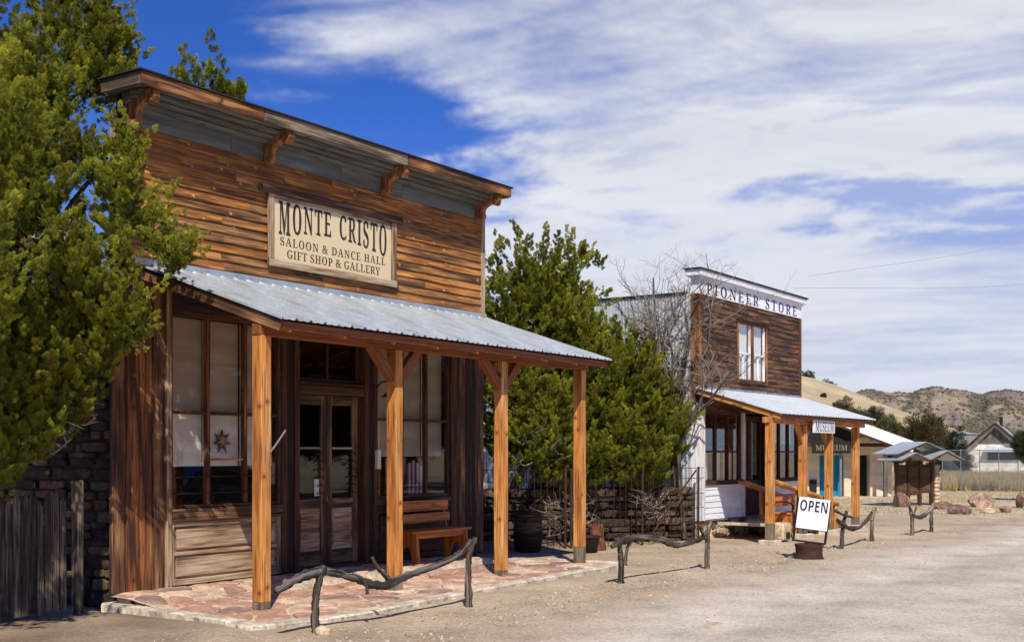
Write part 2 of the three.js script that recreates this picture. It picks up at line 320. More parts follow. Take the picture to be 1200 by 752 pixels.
M.cedar = wood(31, [[146, 86, 34], [202, 132, 62], [226, 170, 100]], { knots: 6, knotCol: [110, 54, 22], crack: 0.42, gain: 1.3, blotch: 0.9, worn: 0.35, wornCol: [168, 138, 104], rough: 0.65, bump: 0.0015 });
M.cedarDark = wood(32, [[84, 40, 16], [134, 72, 32], [168, 100, 50]], { knots: 3, crack: 0.2, gain: 1.0, rough: 0.7, bump: 0.0015 });
M.postFoot = wood(33, [[70, 62, 48], [116, 104, 84], [160, 146, 120]], { crack: 0.5, gain: 1.3 });
M.bracket = wood(34, [[84, 46, 22], [150, 92, 46], [206, 148, 86]], { crack: 0.3, gain: 1.4 });
M.door = wood(41, [[52, 36, 24], [104, 78, 54], [142, 112, 82]], { blotch: 1.1, crack: 0.5, knots: 2 });
M.jamb = wood(42, [[40, 22, 14], [76, 46, 28], [108, 72, 46]], { crack: 0.5 });
M.panel = wood(43, [[104, 82, 60], [158, 130, 100], [198, 176, 146]], { blotch: 1.2, crack: 0.3, gain: 1.3 });
M.bench = wood(44, [[130, 66, 20], [196, 112, 40], [226, 150, 68]], { knots: 4, knotCol: [90, 40, 14], crack: 0.15, rough: 0.5, bump: 0.001 });
M.branch = wood(45, [[54, 46, 38], [112, 100, 86], [166, 154, 136]], { crack: 0.9, gain: 1.9, blotch: 1, bump: 0.014 });
M.branchDark = wood(46, [[30, 27, 25], [66, 60, 56], [112, 104, 98]], { crack: 0.9, gain: 1.8, blotch: 1, bump: 0.014 });
M.bark = wood(47, [[44, 36, 30], [92, 80, 70], [142, 130, 116]], { crack: 0.9, gain: 1.7 });
M.deadwood = std({ color: 0x9d968c, roughness: 0.9 });
M.twig = std({ color: 0x85786b, roughness: 0.9 });
M.white = wood(51, [[176, 166, 146], [226, 226, 226], [240, 241, 244]], { blotch: 1.5, crack: 0.3, gain: 0.9, bias: 0.3, worn: 0.45, wornCol: [170, 126, 80] });
M.whitePaint = wood(52, [[220, 222, 226], [236, 238, 242], [245, 246, 249]], { crack: 0.2, gain: 0.8, bias: 0.1 });
M.picket = wood(53, [[38, 31, 24], [78, 66, 52], [124, 108, 88]], { crack: 0.7, gain: 1.6, blotch: 1.1 });
M.roofing = std({ color: 0x2a2522, roughness: 0.9 });
const spang = (seed, base, amp, stain = 0) => tex(512, 512, (u, v) => { const a = fbm(u * 6, v * 6, 4, seed, 6, 6), b = fbm(u * 60, v * 60, 2, seed + 3, 60, 60), s = stain * sm(0.5, 0.8, fbm(u * 24, v * 3, 3, seed + 8, 24, 3)); const t = 1 + amp * (a - 0.5) * 2 + amp * 0.6 * (b - 0.5) * 2; return [base[0] * t - 40 * s, base[1] * t - 46 * s, base[2] * t - 54 * s]; });
M.tin = std({ map: spang(61, [178, 186, 191], 0.08, 0.3), roughness: 0.42, metalness: 0.35 });
M.tinOld = std({ map: spang(62, [150, 156, 160], 0.16, 0.5), roughness: 0.5, metalness: 0.4 });
M.tinWhite = std({ map: spang(63, [184, 190, 197], 0.05, 0.1), roughness: 0.5, metalness: 0.1 });
M.iron = std({ color: 0x2a211d, roughness: 0.7, metalness: 0.4 });
M.rust = std({ map: spang(64, [72, 46, 36], 0.3), roughness: 0.9, metalness: 0.2 });
M.steel = std({ color: 0xb9bcc0, roughness: 0.4, metalness: 0.8 });
M.brass = std({ color: 0x8a6a34, roughness: 0.4, metalness: 0.8 });
M.frameBlack = std({ color: 0x14131a, roughness: 0.5 });
M.blackPaint = std({ color: 0x17140f, roughness: 0.8 });
const stoneTex = (seed, c, amp) => tex(512, 512, (u, v) => { const a = fbm(u * 4, v * 4, 5, seed, 4, 4), b = fbm(u * 30, v * 30, 3, seed + 3, 30, 30), t = 1 + amp * (a - 0.5) * 2.2 + amp * (b - 0.5) * 1.4, s = sm(0.56, 0.7, fbm(u * 5, v * 5, 4, seed + 11, 5, 5)); return [c[0] * t + 14 * s, c[1] * t + 12 * s, c[2] * t + 8 * s]; });
const rockBump = tex(512, 512, (u, v) => { const h = 255 * (0.6 * fbm(u * 6, v * 6, 5, 91, 6, 6) + 0.4 * fbm(u * 40, v * 40, 3, 93, 40, 40)); return [h, h, h]; }, false);
const stone = (seed, c, amp = 0.3) => std({ map: stoneTex(seed, c, amp), bumpMap: rockBump, bumpScale: 0.012, roughness: 0.95 });
M.flag = [stone(71, [184, 152, 130], 0.24), stone(72, [166, 130, 114], 0.26), stone(73, [188, 164, 142], 0.24), stone(74, [148, 120, 108], 0.28)];
M.flag.push(...[[0.92, 0.86, 0.84], [1, 0.94, 0.88]].map((t, i) => { const m = M.flag[i].clone(); m.color.setRGB(...t); return m; }));
M.wallStone = [stone(75, [66, 50, 36], 0.45), stone(76, [88, 68, 48], 0.45), stone(77, [52, 40, 30], 0.45)];
M.tanStone = [stone(78, [186, 164, 136], 0.3), stone(79, [196, 172, 142], 0.3), stone(80, [128, 96, 80], 0.35)];
M.redRock = [stone(81, [128, 98, 84], 0.45), stone(82, [150, 120, 104], 0.45)];
M.ledge = [stone(89, [72, 58, 44], 0.5), stone(90, [96, 78, 58], 0.5), stone(91, [56, 44, 34], 0.5)];
M.mortar = std({ map: stoneTex(83, [186, 168, 142], 0.28), bumpMap: rockBump, bumpScale: 0.01, roughness: 0.97 });
M.mud = std({ map: stoneTex(88, [58, 45, 33], 0.35), bumpMap: rockBump, bumpScale: 0.012, roughness: 1 });
M.concrete = std({ map: stoneTex(84, [190, 178, 158], 0.25), bumpMap: rockBump, bumpScale: 0.012, roughness: 0.97 });
M.plaster = std({ map: stoneTex(85, [222, 204, 176], 0.1), bumpMap: rockBump, bumpScale: 0.01, roughness: 0.95 });
M.whiteWall = std({ map: stoneTex(86, [222, 218, 206], 0.1), roughness: 0.95 });
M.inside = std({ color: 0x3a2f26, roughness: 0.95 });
M.blind = std({ map: tex(256, 256, (u, v) => { const a = fbm(u * 3, v * 4, 4, 99, 3, 4), f = 0.06 * Math.sin(v * 31) * a; const t = 0.94 + 0.12 * (a - 0.5) + f; return [224 * t, 216 * t, 202 * t]; }), roughness: 0.95, side: THREE.DoubleSide });
M.blindBrown = std({ map: M.blind.map, color: 0xc8c0b4, roughness: 0.95, side: THREE.DoubleSide });
M.tinSide = std({ map: spang(65, [196, 204, 206], 0.10, 0.25), roughness: 0.5, metalness: 0.25 });
M.curtain = std({ color: 0xd8d8d4, roughness: 0.95, side: THREE.DoubleSide });
M.turquoise = wood(54, [[0, 96, 128], [10, 132, 168], [40, 160, 190]], { crack: 0.2, gain: 0.9 });
M.darkRed = wood(55, [[44, 18, 16], [74, 32, 28], [104, 52, 44]], { crack: 0.2, gain: 0.9 });
M.cork = std({ map: stoneTex(87, [86, 64, 40], 0.2), roughness: 0.95 });
M.paper = std({ color: 0xd9d6cc, roughness: 0.9 });
const glassMat = (o = {}) => new THREE.MeshPhysicalMaterial({ color: 0xffffff, transmission: 1, thickness: 0, roughness: 0.02, ior: 1.5, ...o });
M.glass = glassMat();
M.glassDark = glassMat({ color: 0xdfe4e2 });
// ground covers: neutral speckle, tinted by vertex colours
const dirtMap = tex(1024, 1024, (u, v) => {
  const a = fbm(u * 5, v * 5, 5, 201, 5, 5), b = fbm(u * 90, v * 90, 3, 205, 90, 90), c = vn(u * 256, v * 256, 256, 256, 211), s = sm(0.80, 0.92, vn(u * 150, v * 150, 150, 150, 217)), p = sm(0.84, 0.93, vn(u * 120 + 0.3, v * 120, 120, 120, 223));
  const t = 0.80 + 0.22 * (a - 0.5) + 0.20 * (b - 0.5) + 0.10 * (c - 0.5) + 0.13 * s - 0.18 * p; return [255 * t, 252 * t, 247 * t];
});
const dirtBump = tex(1024, 1024, (u, v) => { const h = 255 * clamp(0.25 + 0.4 * fbm(u * 40, v * 40, 4, 231, 40, 40) + 0.35 * sm(0.7, 0.95, vn(u * 150, v * 150, 150, 150, 217))); return [h, h, h]; }, false);
M.ground = std({ map: dirtMap, bumpMap: dirtBump, bumpScale: 0.016, roughness: 1, vertexColors: true });
M.hill = std({ roughness: 1, vertexColors: true });
M.pebble = std({ color: 0xffffff, roughness: 0.95 });
M.leaf = new THREE.MeshPhysicalMaterial({ color: 0xffffff, roughness: 0.75, transmission: 0.25, thickness: 0, side: THREE.DoubleSide, specularIntensity: 0.4 });
M.farLeaf = std({ color: 0xffffff, roughness: 0.9 });
function canvasTex(w, h, draw) {
  const c = document.createElement('canvas'); c.width = w; c.height = h; const g = c.getContext('2d'); draw(g, w, h);
  const t = new THREE.CanvasTexture(c); t.colorSpace = THREE.SRGBColorSpace; t.magFilter = t.minFilter = THREE.LinearFilter; return t;
}
// ---------------------------------------------------------------- ground, road, hills
const FW = [0.82945, -0.55858], RT = [0.55858, 0.82945];
const far = (px, d, y = 0) => [-9.39 + d * (FW[0] + (px - 600) / 1430 * RT[0]), y, 9.579 + d * (FW[1] + (px - 600) / 1430 * RT[1])];
const groundY = (x, z) => -0.05 + 0.14 * sm(-1.4, -3.2, z) * sm(6.5, 8.5, x) * sm(14, 12, x) - 0.02 * sm(2.2, 4, z);
const roadEdge = (x) => 2.25 + 0.9 * sm(3, -1.5, x) * 0.5 + 0.35 * sm(6, 20, x) + 0.12 * Math.sin(x * 0.9) + 0.25 * (fbm(x * 0.6, 3.3, 3, 301) - 0.5);
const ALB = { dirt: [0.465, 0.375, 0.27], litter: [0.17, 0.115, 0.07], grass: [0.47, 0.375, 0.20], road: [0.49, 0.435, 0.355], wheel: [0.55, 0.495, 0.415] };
const K62 = 1 / 0.62;
function gridSheet(xs, zs, yf, cf) {
  const pos = [], col = [], uv = [], idx = [], w = xs.length;
  for (const z of zs) for (const x of xs) { const p = Array.isArray(x) ? x : [x, z]; pos.push(p[0], yf(p[0], z), z); uv.push(p[0] / 3.1, z / 3.1); const c = cf(p[0], z); col.push(c[0] * K62, c[1] * K62, c[2] * K62); }
  for (let j = 0; j + 1 < zs.length; j++) for (let i = 0; i + 1 < w; i++) { const a = j * w + i; idx.push(a, a + w, a + 1, a + 1, a + w, a + w + 1); }
  const g = new THREE.BufferGeometry(); g.setAttribute('position', new THREE.BufferAttribute(new Float32Array(pos), 3)); g.setAttribute('color', new THREE.BufferAttribute(new Float32Array(col), 3)); g.setAttribute('uv', new THREE.BufferAttribute(new Float32Array(uv), 2)); g.setIndex(idx); g.computeVertexNormals(); return g;
}
const axisPts = (a, b, step, A, B) => { const o = []; for (let v = a; v <= b; v += step) o.push(v); let s = step; for (let v = b + s; v < B; v += (s *= 1.35)) o.push(v); o.push(B); s = step; const l = []; for (let v = a - s; v > A; v -= (s *= 1.35)) l.unshift(v); l.unshift(A); return l.concat(o); };
const XS = axisPts(-13, 60, 0.25, -4200, 6500), ZS = axisPts(-12, 13, 0.22, -6000, 4200);
const bumpY = (x, z) => (x > -20 && x < 70 && z > -20 && z < 20) ? 0.030 * (fbm(x * 0.9, z * 0.9, 4, 311) - 0.5) + 0.020 * (fbm(x * 3.5, z * 3.5, 2, 317) - 0.5) : 0;
const inSlab = (x, z) => x > -1.2 && x < 7.2 && z < 1.4 && z > -9;
function landColor(x, z) {
  const n = fbm(x * 0.5, z * 0.5, 4, 321), m = fbm(x * 1.7 + 5, z * 1.7, 3, 327);
  let c = mix3(ALB.dirt, [ALB.dirt[0] * 0.86, ALB.dirt[1] * 0.84, ALB.dirt[2] * 0.80], sm(0.35, 0.65, n));
  c = mix3(c, [0.36, 0.27, 0.17], 0.5 * sm(0.52, 0.68, m));
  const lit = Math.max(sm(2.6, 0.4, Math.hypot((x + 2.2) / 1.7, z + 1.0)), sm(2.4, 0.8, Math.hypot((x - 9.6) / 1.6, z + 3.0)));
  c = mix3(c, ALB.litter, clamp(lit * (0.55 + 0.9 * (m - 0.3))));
  const g = sm(24.5, 27, x + (n - 0.5) * 4) * sm(2.6, 1.7, z + (m - 0.5) * 1.4) + sm(9, 13, -z) * sm(14, 20, x) + sm(60, 75, x);
  const patch = fbm(x * 0.25, z * 0.25, 3, 331);
  c = mix3(c, mix3(ALB.grass, [0.50, 0.43, 0.30], sm(0.4, 0.65, patch)), clamp(g * (0.55 + 0.7 * m)));
  return c;
}
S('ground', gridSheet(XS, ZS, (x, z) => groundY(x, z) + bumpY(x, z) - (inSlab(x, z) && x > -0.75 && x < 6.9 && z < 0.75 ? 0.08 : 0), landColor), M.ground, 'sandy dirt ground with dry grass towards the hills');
{
  const xs = XS.filter((x) => x > -60 && x < 700), T0 = [0, 0.04, 0.09, 0.15, 0.22, 0.3, 0.4, 0.52, 0.66, 0.8, 1, 1.2, 1.45, 1.7, 2, 2.4, 2.8, 3.2, 3.7, 4.2, 4.8, 5.4, 6, 6.7, 7.4, 8.1, 8.8, 9.5], pos = [], col = [], uv = [], idx = [];
  for (const t of T0) for (const x of xs) {
    const z = roadEdge(x) + t, e = sm(0, 1.5, t + 0.9 * (fbm(x * 1.1, z * 1.1, 4, 343) - 0.5)) * sm(9.5, 8.6, t) * sm(0, 0.1, t), n = fbm(x * 0.35, z * 2.2, 4, 341), tr = Math.max(gauss(t, 1.9, 0.45), gauss(t, 3.5, 0.45), gauss(t, 5.8, 0.5), gauss(t, 7.4, 0.5));
    pos.push(x, groundY(x, z) + bumpY(x, z) * (1 - 0.6 * e) + 0.004 + 0.012 * e - 0.012 * tr * e, z); uv.push(x / 2.7 + 0.3, z / 2.7);
    let c = mix3(ALB.road, ALB.wheel, tr * 0.95); c = mix3(c, [c[0] * 0.90, c[1] * 0.89, c[2] * 0.87], sm(0.42, 0.62, n) * (1 - tr * 0.6)); c = mix3(landColor(x, z), c, e);
    col.push(c[0] * K62, c[1] * K62, c[2] * K62);
  }
  const w = xs.length; for (let j = 0; j + 1 < T0.length; j++) for (let i = 0; i + 1 < w; i++) { const a = j * w + i; idx.push(a, a + w, a + 1, a + 1, a + w, a + w + 1); }
  const g = new THREE.BufferGeometry(); g.setAttribute('position', new THREE.BufferAttribute(new Float32Array(pos), 3)); g.setAttribute('color', new THREE.BufferAttribute(new Float32Array(col), 3)); g.setAttribute('uv', new THREE.BufferAttribute(new Float32Array(uv), 2)); g.setIndex(idx); g.computeVertexNormals();
  S('road', g, M.ground, 'pale gravel road with faint wheel tracks');
}
{ // loose stones, leaves and twigs on the dirt
  const r = rng(401), im = new THREE.InstancedMesh(new THREE.IcosahedronGeometry(1, 0), M.pebble, 7000), m = new THREE.Matrix4(), q = new THREE.Quaternion(), c = new THREE.Color();
  for (let i = 0; i < 7000; i++) {
    const near = i < 5000; let x = near ? rr(-4, 14, r) : rr(8, 32, r), z = near ? rr(0.4, 4.2, r) : rr(-2.5, 4.6, r);
    if (r() < 0.3) z = roadEdge(x) + rr(-0.7, 0.25, r);
    if (inSlab(x, z)) z = 1.45 + r() * 1.2; if (x > 12.4 && x < 18.8 && z < -0.6) z = 0.4;
    const s = 0.004 + 0.009 * Math.pow(r(), 3) + (r() < 0.008 ? 0.015 : 0);
    q.setFromEuler(new THREE.Euler(r() * 6, r() * 6, r() * 6)); m.compose(new THREE.Vector3(x, groundY(x, z) + bumpY(x, z) + s * 0.3 + 0.004, z), q, new THREE.Vector3(s * (1 + r()), s * 0.8, s * (1 + r()))); im.setMatrixAt(i, m);
    const t = r(); c.setRGB(...(t < 0.6 ? [0.42, 0.36, 0.28] : t < 0.90 ? [0.50, 0.44, 0.36] : t < 0.96 ? [0.36, 0.26, 0.2] : [0.22, 0.17, 0.13])); im.setColorAt(i, c);
  }
  im.name = 'gravel'; im.userData = { kind: 'stuff', label: 'loose pebbles scattered over the dirt' }; im.castShadow = im.receiveShadow = true; scene.add(im);
}
// grassy hill behind the store
const hillProf = (s) => { const A = [[-140, 0], [-80, 14], [-30, 25], [5, 25.5], [29, 18.6], [42, 11.2], [50, 7.6], [63, 3.8], [78, -1]]; for (let i = 0; i + 1 < A.length; i++) if (s >= A[i][0] && s <= A[i + 1][0]) return lerp(A[i][1], A[i + 1][1], (s - A[i][0]) / (A[i + 1][0] - A[i][0])); return -1; };
const hillSm = (s) => (hillProf(s - 5) + hillProf(s) * 2 + hillProf(s + 5)) / 4;
const hillPt = (s, t) => { const d = 300 + t, b = Math.exp(-(t / 95) * (t / 95)); return [-9.39 + d * FW[0] + (s + 42) * RT[0], hillSm(s) * b + 1.4 * (fbm(s * 0.06, t * 0.06, 4, 351) - 0.5) * b - 1.2 * (1 - b), 9.579 + d * FW[1] + (s + 42) * RT[1]]; };
function sheet2(us, vs, f, cf, mat, name, label) {
  const pos = [], col = [], idx = [], w = us.length;
  for (const v of vs) for (const u of us) { const p = f(u, v); pos.push(...p); col.push(...cf(u, v, p)); }
  for (let j = 0; j + 1 < vs.length; j++) for (let i = 0; i + 1 < w; i++) { const a = j * w + i; idx.push(a, a + 1, a + w, a + 1, a + w + 1, a + w); }
  const g = new THREE.BufferGeometry(); g.setAttribute('position', new THREE.BufferAttribute(new Float32Array(pos), 3)); g.setAttribute('color', new THREE.BufferAttribute(new Float32Array(col), 3)); g.setIndex(idx); g.computeVertexNormals(); return S(name, g, mat, label);
}
const range = (a, b, s) => { const o = []; for (let v = a; v <= b + 1e-6; v += s) o.push(v); return o; };
sheet2(range(-140, 80, 1.1), range(-200, 200, 2.5), hillPt, (s, t) => { const n = fbm(s * 0.12, t * 0.12, 4, 361), m = fbm(s * 0.8, t * 0.8, 3, 367); return mix3(mix3([0.52, 0.42, 0.23], [0.42, 0.33, 0.19], sm(0.4, 0.6, n)), [0.30, 0.24, 0.13], 0.5 * sm(0.5, 0.7, m)); }, M.hill, 'grassy_hill', 'dry straw-coloured hillside rising behind the store');
// far mountains
const SIL = [[560, 50], [760, 62], [880, 66], [995, 66], [1020, 71], [1048, 68], [1063, 68], [1085, 74], [1097, 76], [1112, 73], [1130, 70], [1150, 67], [1166, 70], [1180, 72.5], [1205, 70], [1250, 66], [1320, 76], [1450, 64], [1650, 58], [1900, 30]];
const silAt = (px) => { for (let i = 0; i + 1 < SIL.length; i++) if (px >= SIL[i][0] && px <= SIL[i + 1][0]) return lerp(SIL[i][1], SIL[i + 1][1], sm(0, 1, (px - SIL[i][0]) / (SIL[i + 1][0] - SIL[i][0]))); return 30; };
const mtH = (px, d) => {
  const k = (d - 2300) / 1150, b = d < 2300 ? Math.pow(Math.max(0, 1 - k * k), 1.15) : Math.exp(-k * k * 3);
  const x = px * 2.1, z = d, wob = fbm(x * 0.004, z * 0.003, 3, 371), rid = 1 - Math.abs(2 * fbm(x * 0.0052 + wob, z * 0.0018 + wob, 4, 377) - 1), fine = fbm(x * 0.02, z * 0.012, 4, 379);
  const top = silAt(px) * 2300 / 1430;
  return 1.7 + top * b + b * (1 - 0.93 * Math.pow(b, 6)) * (90 * (rid - 1.0) + 24 * (fine - 0.8));
};
const mtPt = (px, d) => { const p = far(px, d); p[1] = mtH(px, d); return p; };
sheet2(range(560, 1900, 2.2), range(1150, 3300, 12), mtPt, (px, d, p) => {
  const x = px * 2.1, n = fbm(x * 0.012, d * 0.007, 5, 381), m = fbm(x * 0.05, d * 0.03, 4, 387), v = fbm(x * 0.006 + 3, d * 0.004, 4, 391);
  let c = mix3([0.28, 0.215, 0.14], [0.20, 0.15, 0.125], sm(0.38, 0.62, v)); c = mix3(c, [0.37, 0.29, 0.175], 0.6 * sm(0.5, 0.66, m)); c = mix3(c, [0.11, 0.10, 0.075], 0.75 * sm(0.50, 0.63, n)); return c;
}, M.hill, 'mountains', 'brown mountain ridge dotted with dark trees on the horizon');
{
  const r = rng(421), g = new THREE.IcosahedronGeometry(1, 0), im = new THREE.InstancedMesh(g, M.farLeaf, 16000), m = new THREE.Matrix4(), c = new THREE.Color(); let k = 0;
  while (k < 16000) {
    const px = rr(860, 1500, r), d = rr(1200, 2320, r), n = fbm(px * 2.1 * 0.012, d * 0.007, 5, 381); if (r() > 0.12 + 0.88 * sm(0.45, 0.6, n)) continue;
    const p = mtPt(px, d), s = 0.6 + 1.6 * Math.pow(r(), 3); m.makeScale(s * 1.2, s, s * 1.2).setPosition(p[0], p[1] + s * 0.5, p[2]); im.setMatrixAt(k, m); const t = r(); c.setRGB(0.10 + 0.05 * t, 0.092 + 0.04 * t, 0.055 + 0.02 * t); im.setColorAt(k++, c);
  }
  im.name = 'mountain_woods'; im.userData = { kind: 'stuff', label: 'dark trees dotted over the far mountains' }; scene.add(im);
}
{ // dry grass on the yard and the verge
  const blades = []; const r = rng(431);
  for (let i = 0; i < 14; i++) { const a = r() * 6.28, l = 0.5 + 0.5 * r(), w = 0.02, x = 0.12 * (r() - 0.5), z = 0.12 * (r() - 0.5), tx = x + Math.cos(a) * 0.45 * r(), tz = z + Math.sin(a) * 0.45 * r(); blades.push(x - w * Math.sin(a), 0, z + w * Math.cos(a), x + w * Math.sin(a), 0, z - w * Math.cos(a), tx, l, tz); }
  const g = fromTris(blades), N = 15000, im = new THREE.InstancedMesh(g, std({ color: 0xffffff, roughness: 1, side: THREE.DoubleSide }), N), m = new THREE.Matrix4(), q = new THREE.Quaternion(), c = new THREE.Color();
  for (let i = 0; i < N; i++) {
    const dpt = 30 + 55 * Math.pow(r(), 1.3), p = far(rr(960, 1270, r), dpt); let [x, , z] = p;
    const tall = dpt > 55; if (z > 2.0 - 0.8 * r() || x < 25.5 || fbm(x * 0.3, z * 0.3, 3, 437) < 0.42) { const w2 = far(rr(1080, 1290, r), rr(62, 88, r)); x = w2[0]; z = w2[2]; if (z > 2.0) { z = rr(-3, 0.6, r); x = rr(32, 60, r); } }
    const s = tall ? rr(0.25, 0.7, r) : rr(0.03, 0.10, r); q.setFromEuler(new THREE.Euler(0, r() * 6.28, 0)); m.compose(new THREE.Vector3(x, groundY(x, z), z), q, new THREE.Vector3(s * 1.3, s, s * 1.3)); im.setMatrixAt(i, m); const t = r(); c.setRGB(0.5 - 0.15 * t, 0.4 - 0.14 * t, 0.2 - 0.07 * t); im.setColorAt(i, c);
  }
  im.name = 'dry_grass'; im.userData = { kind: 'stuff', label: 'dry yellow grass in the yard beyond the road' }; im.castShadow = true; scene.add(im);
}
// ---------------------------------------------------------------- the saloon
const W0 = -1.95;
// porch floor: mortar bed, flagstones, concrete edge
const stoneY = (x, z) => { const st = x > 1.62 && x < 6.0 ? (z < -1.15 ? 0.09 : 0) : 0, ramp = 0.085 * sm(-0.9, -1.7, z); return x > 1.62 && x < 6.0 ? st : ramp * (x < 1.7 ? 1 : 0.4); };
const floorOutline = [[-0.46, -1.96], [6.0, -1.96], [7.15, -1.2], [7.1, 0.50], [2.67, 0.76], [0.22, 0.97], [-0.86, 0.78], [-0.70, 0.32], [-0.52, -1.2]];
const porchFloor = new THREE.Group(); porchFloor.name = 'porch_floor'; porchFloor.userData = { kind: 'structure', label: 'pink flagstone porch floor with pale mortar joints' }; scene.add(porchFloor);
{
  const pos = [], n = 84, m = 33, xs = range(0, n, 1).map((i) => -0.9 + i * 0.097), zs = range(0, m, 1).map((i) => -1.97 + i * 0.096);
  const inP = (x, z) => { let c = false; for (let i = 0, j = floorOutline.length - 1; i < floorOutline.length; j = i++) { const a = floorOutline[i], b = floorOutline[j]; if ((a[1] > z) !== (b[1] > z) && x < (b[0] - a[0]) * (z - a[1]) / (b[1] - a[1]) + a[0]) c = !c; } return c; };
  const y = (x, z) => stoneY(x, z) - 0.010 + 0.006 * (fbm(x * 4, z * 4, 3, 511) - 0.5);
  for (let i = 0; i < n - 1; i++) for (let j = 0; j < m - 1; j++) {
    const a = xs[i], b = xs[i + 1], c = zs[j], d = zs[j + 1]; if (!inP((a + b) / 2, (c + d) / 2)) continue;
    pos.push(a, y(a, c), c, a, y(a, d), d, b, y(b, d), d, a, y(a, c), c, b, y(b, d), d, b, y(b, c), c);
  }
  const g = uvGrain(fromTris(pos), 'x', 0.9, 0.9, 0, 0); P('mortar_bed', g, M.mortar, porchFloor, { local: true });
  const place = (outline, step, stretch, seed, gap) => {
    const r = rng(seed), seeds = [], X = outline.map((p) => p[0]), Z = outline.map((p) => p[1]);
    for (let z = Math.min(...Z) + step / 2, k = 0; z < Math.max(...Z) + step * 0.3; z += step, k++) for (let x = Math.min(...X) + (k % 2) * step * stretch / 2; x < Math.max(...X); x += step * stretch) seeds.push([x + rr(-0.38, 0.38, r) * step * stretch, z + rr(-0.3, 0.3, r) * step]);
    cells(outline, seeds, gap).forEach((poly, i) => {
      if (poly.length < 3) return; let A = 0; poly.forEach((p, k) => { const q = poly[(k + 1) % poly.length]; A += p[0] * q[1] - q[0] * p[1]; }); if (Math.abs(A) < 0.03) return;
      const cy = stoneY(seeds[i][0], seeds[i][1]) + rr(-0.006, 0.008, r), tilt = rr(-0.018, 0.018, r);
      const cx = seeds[i][0], cz = seeds[i][1], sl = cx < 1.62 ? (stoneY(cx, cz - 0.1) - stoneY(cx, cz + 0.1)) / 0.2 : 0;
      P('flagstone', slab(roughPoly(poly, seed * 100 + i, 0.10), -0.10, 0.006, (x, z, h) => [x, cy + h + tilt * (x - cx) - sl * (z - cz), z], 0.022, i + seed), M.flag[Math.floor(r() * M.flag.length)], porchFloor, { local: true });
    });
  };
  place([[-0.50, -1.15], [7.1, -1.12], [7.05, 0.40], [2.67, 0.67], [0.22, 0.88], [-0.74, 0.70], [-0.58, 0.3]], 0.36, 1.55, 521, 0.035);
  place([[-0.44, -1.94], [5.98, -1.94], [5.98, -1.17], [-0.50, -1.17]], 0.33, 1.3, 523, 0.04);
  // concrete edge along the street
  const E = [[-0.47, -1.93], [-0.52, -1.2], [-0.70, 0.32], [-0.86, 0.74], [-0.3, 0.88], [0.22, 0.96], [1.4, 0.87], [2.67, 0.74], [4.6, 0.62], [7.1, 0.48], [7.18, 0.2], [7.15, -1.1]], p2 = [];
  const cv = new THREE.CatmullRomCurve3(E.map((p) => new THREE.Vector3(p[0], 0, p[1])), false, 'catmullrom', 0.2), N = 200;
  const sec = (i) => { const t = i / N, c = cv.getPoint(t), d = cv.getTangent(t), nx = -d.z, nz = d.x, w = 0.085 + 0.09 * (fbm(i * 0.45, 2, 3, 531) - 0.5), j = (fbm(i * 0.9, 9, 3, 533) - 0.5) * 0.09; return [[-w, -0.16], [-w - 0.004 + j, -0.012], [-w + 0.02 + j, 0.006 + j * 0.15], [w - 0.02, 0.004 + j * 0.1], [w, -0.012], [w, -0.16]].map(([o, h]) => [c.x + nx * o, h, c.z + nz * o]); };
  for (let i = 0; i < N; i++) { const a = sec(i), b = sec(i + 1); for (let k = 0; k < 5; k++) p2.push(...a[k], ...a[k + 1], ...b[k + 1], ...a[k], ...b[k + 1], ...b[k]); }
  P('concrete_edge', uvGrain(fromTris(p2), 'x', 0.8, 0.8, 0, 0), M.concrete, porchFloor, { local: true });
}
const saloon = T('saloon_building', 'large brown wooden false-front building with a porch and ribbed metal porch roof', 'building', [3.29, 0, W0]);
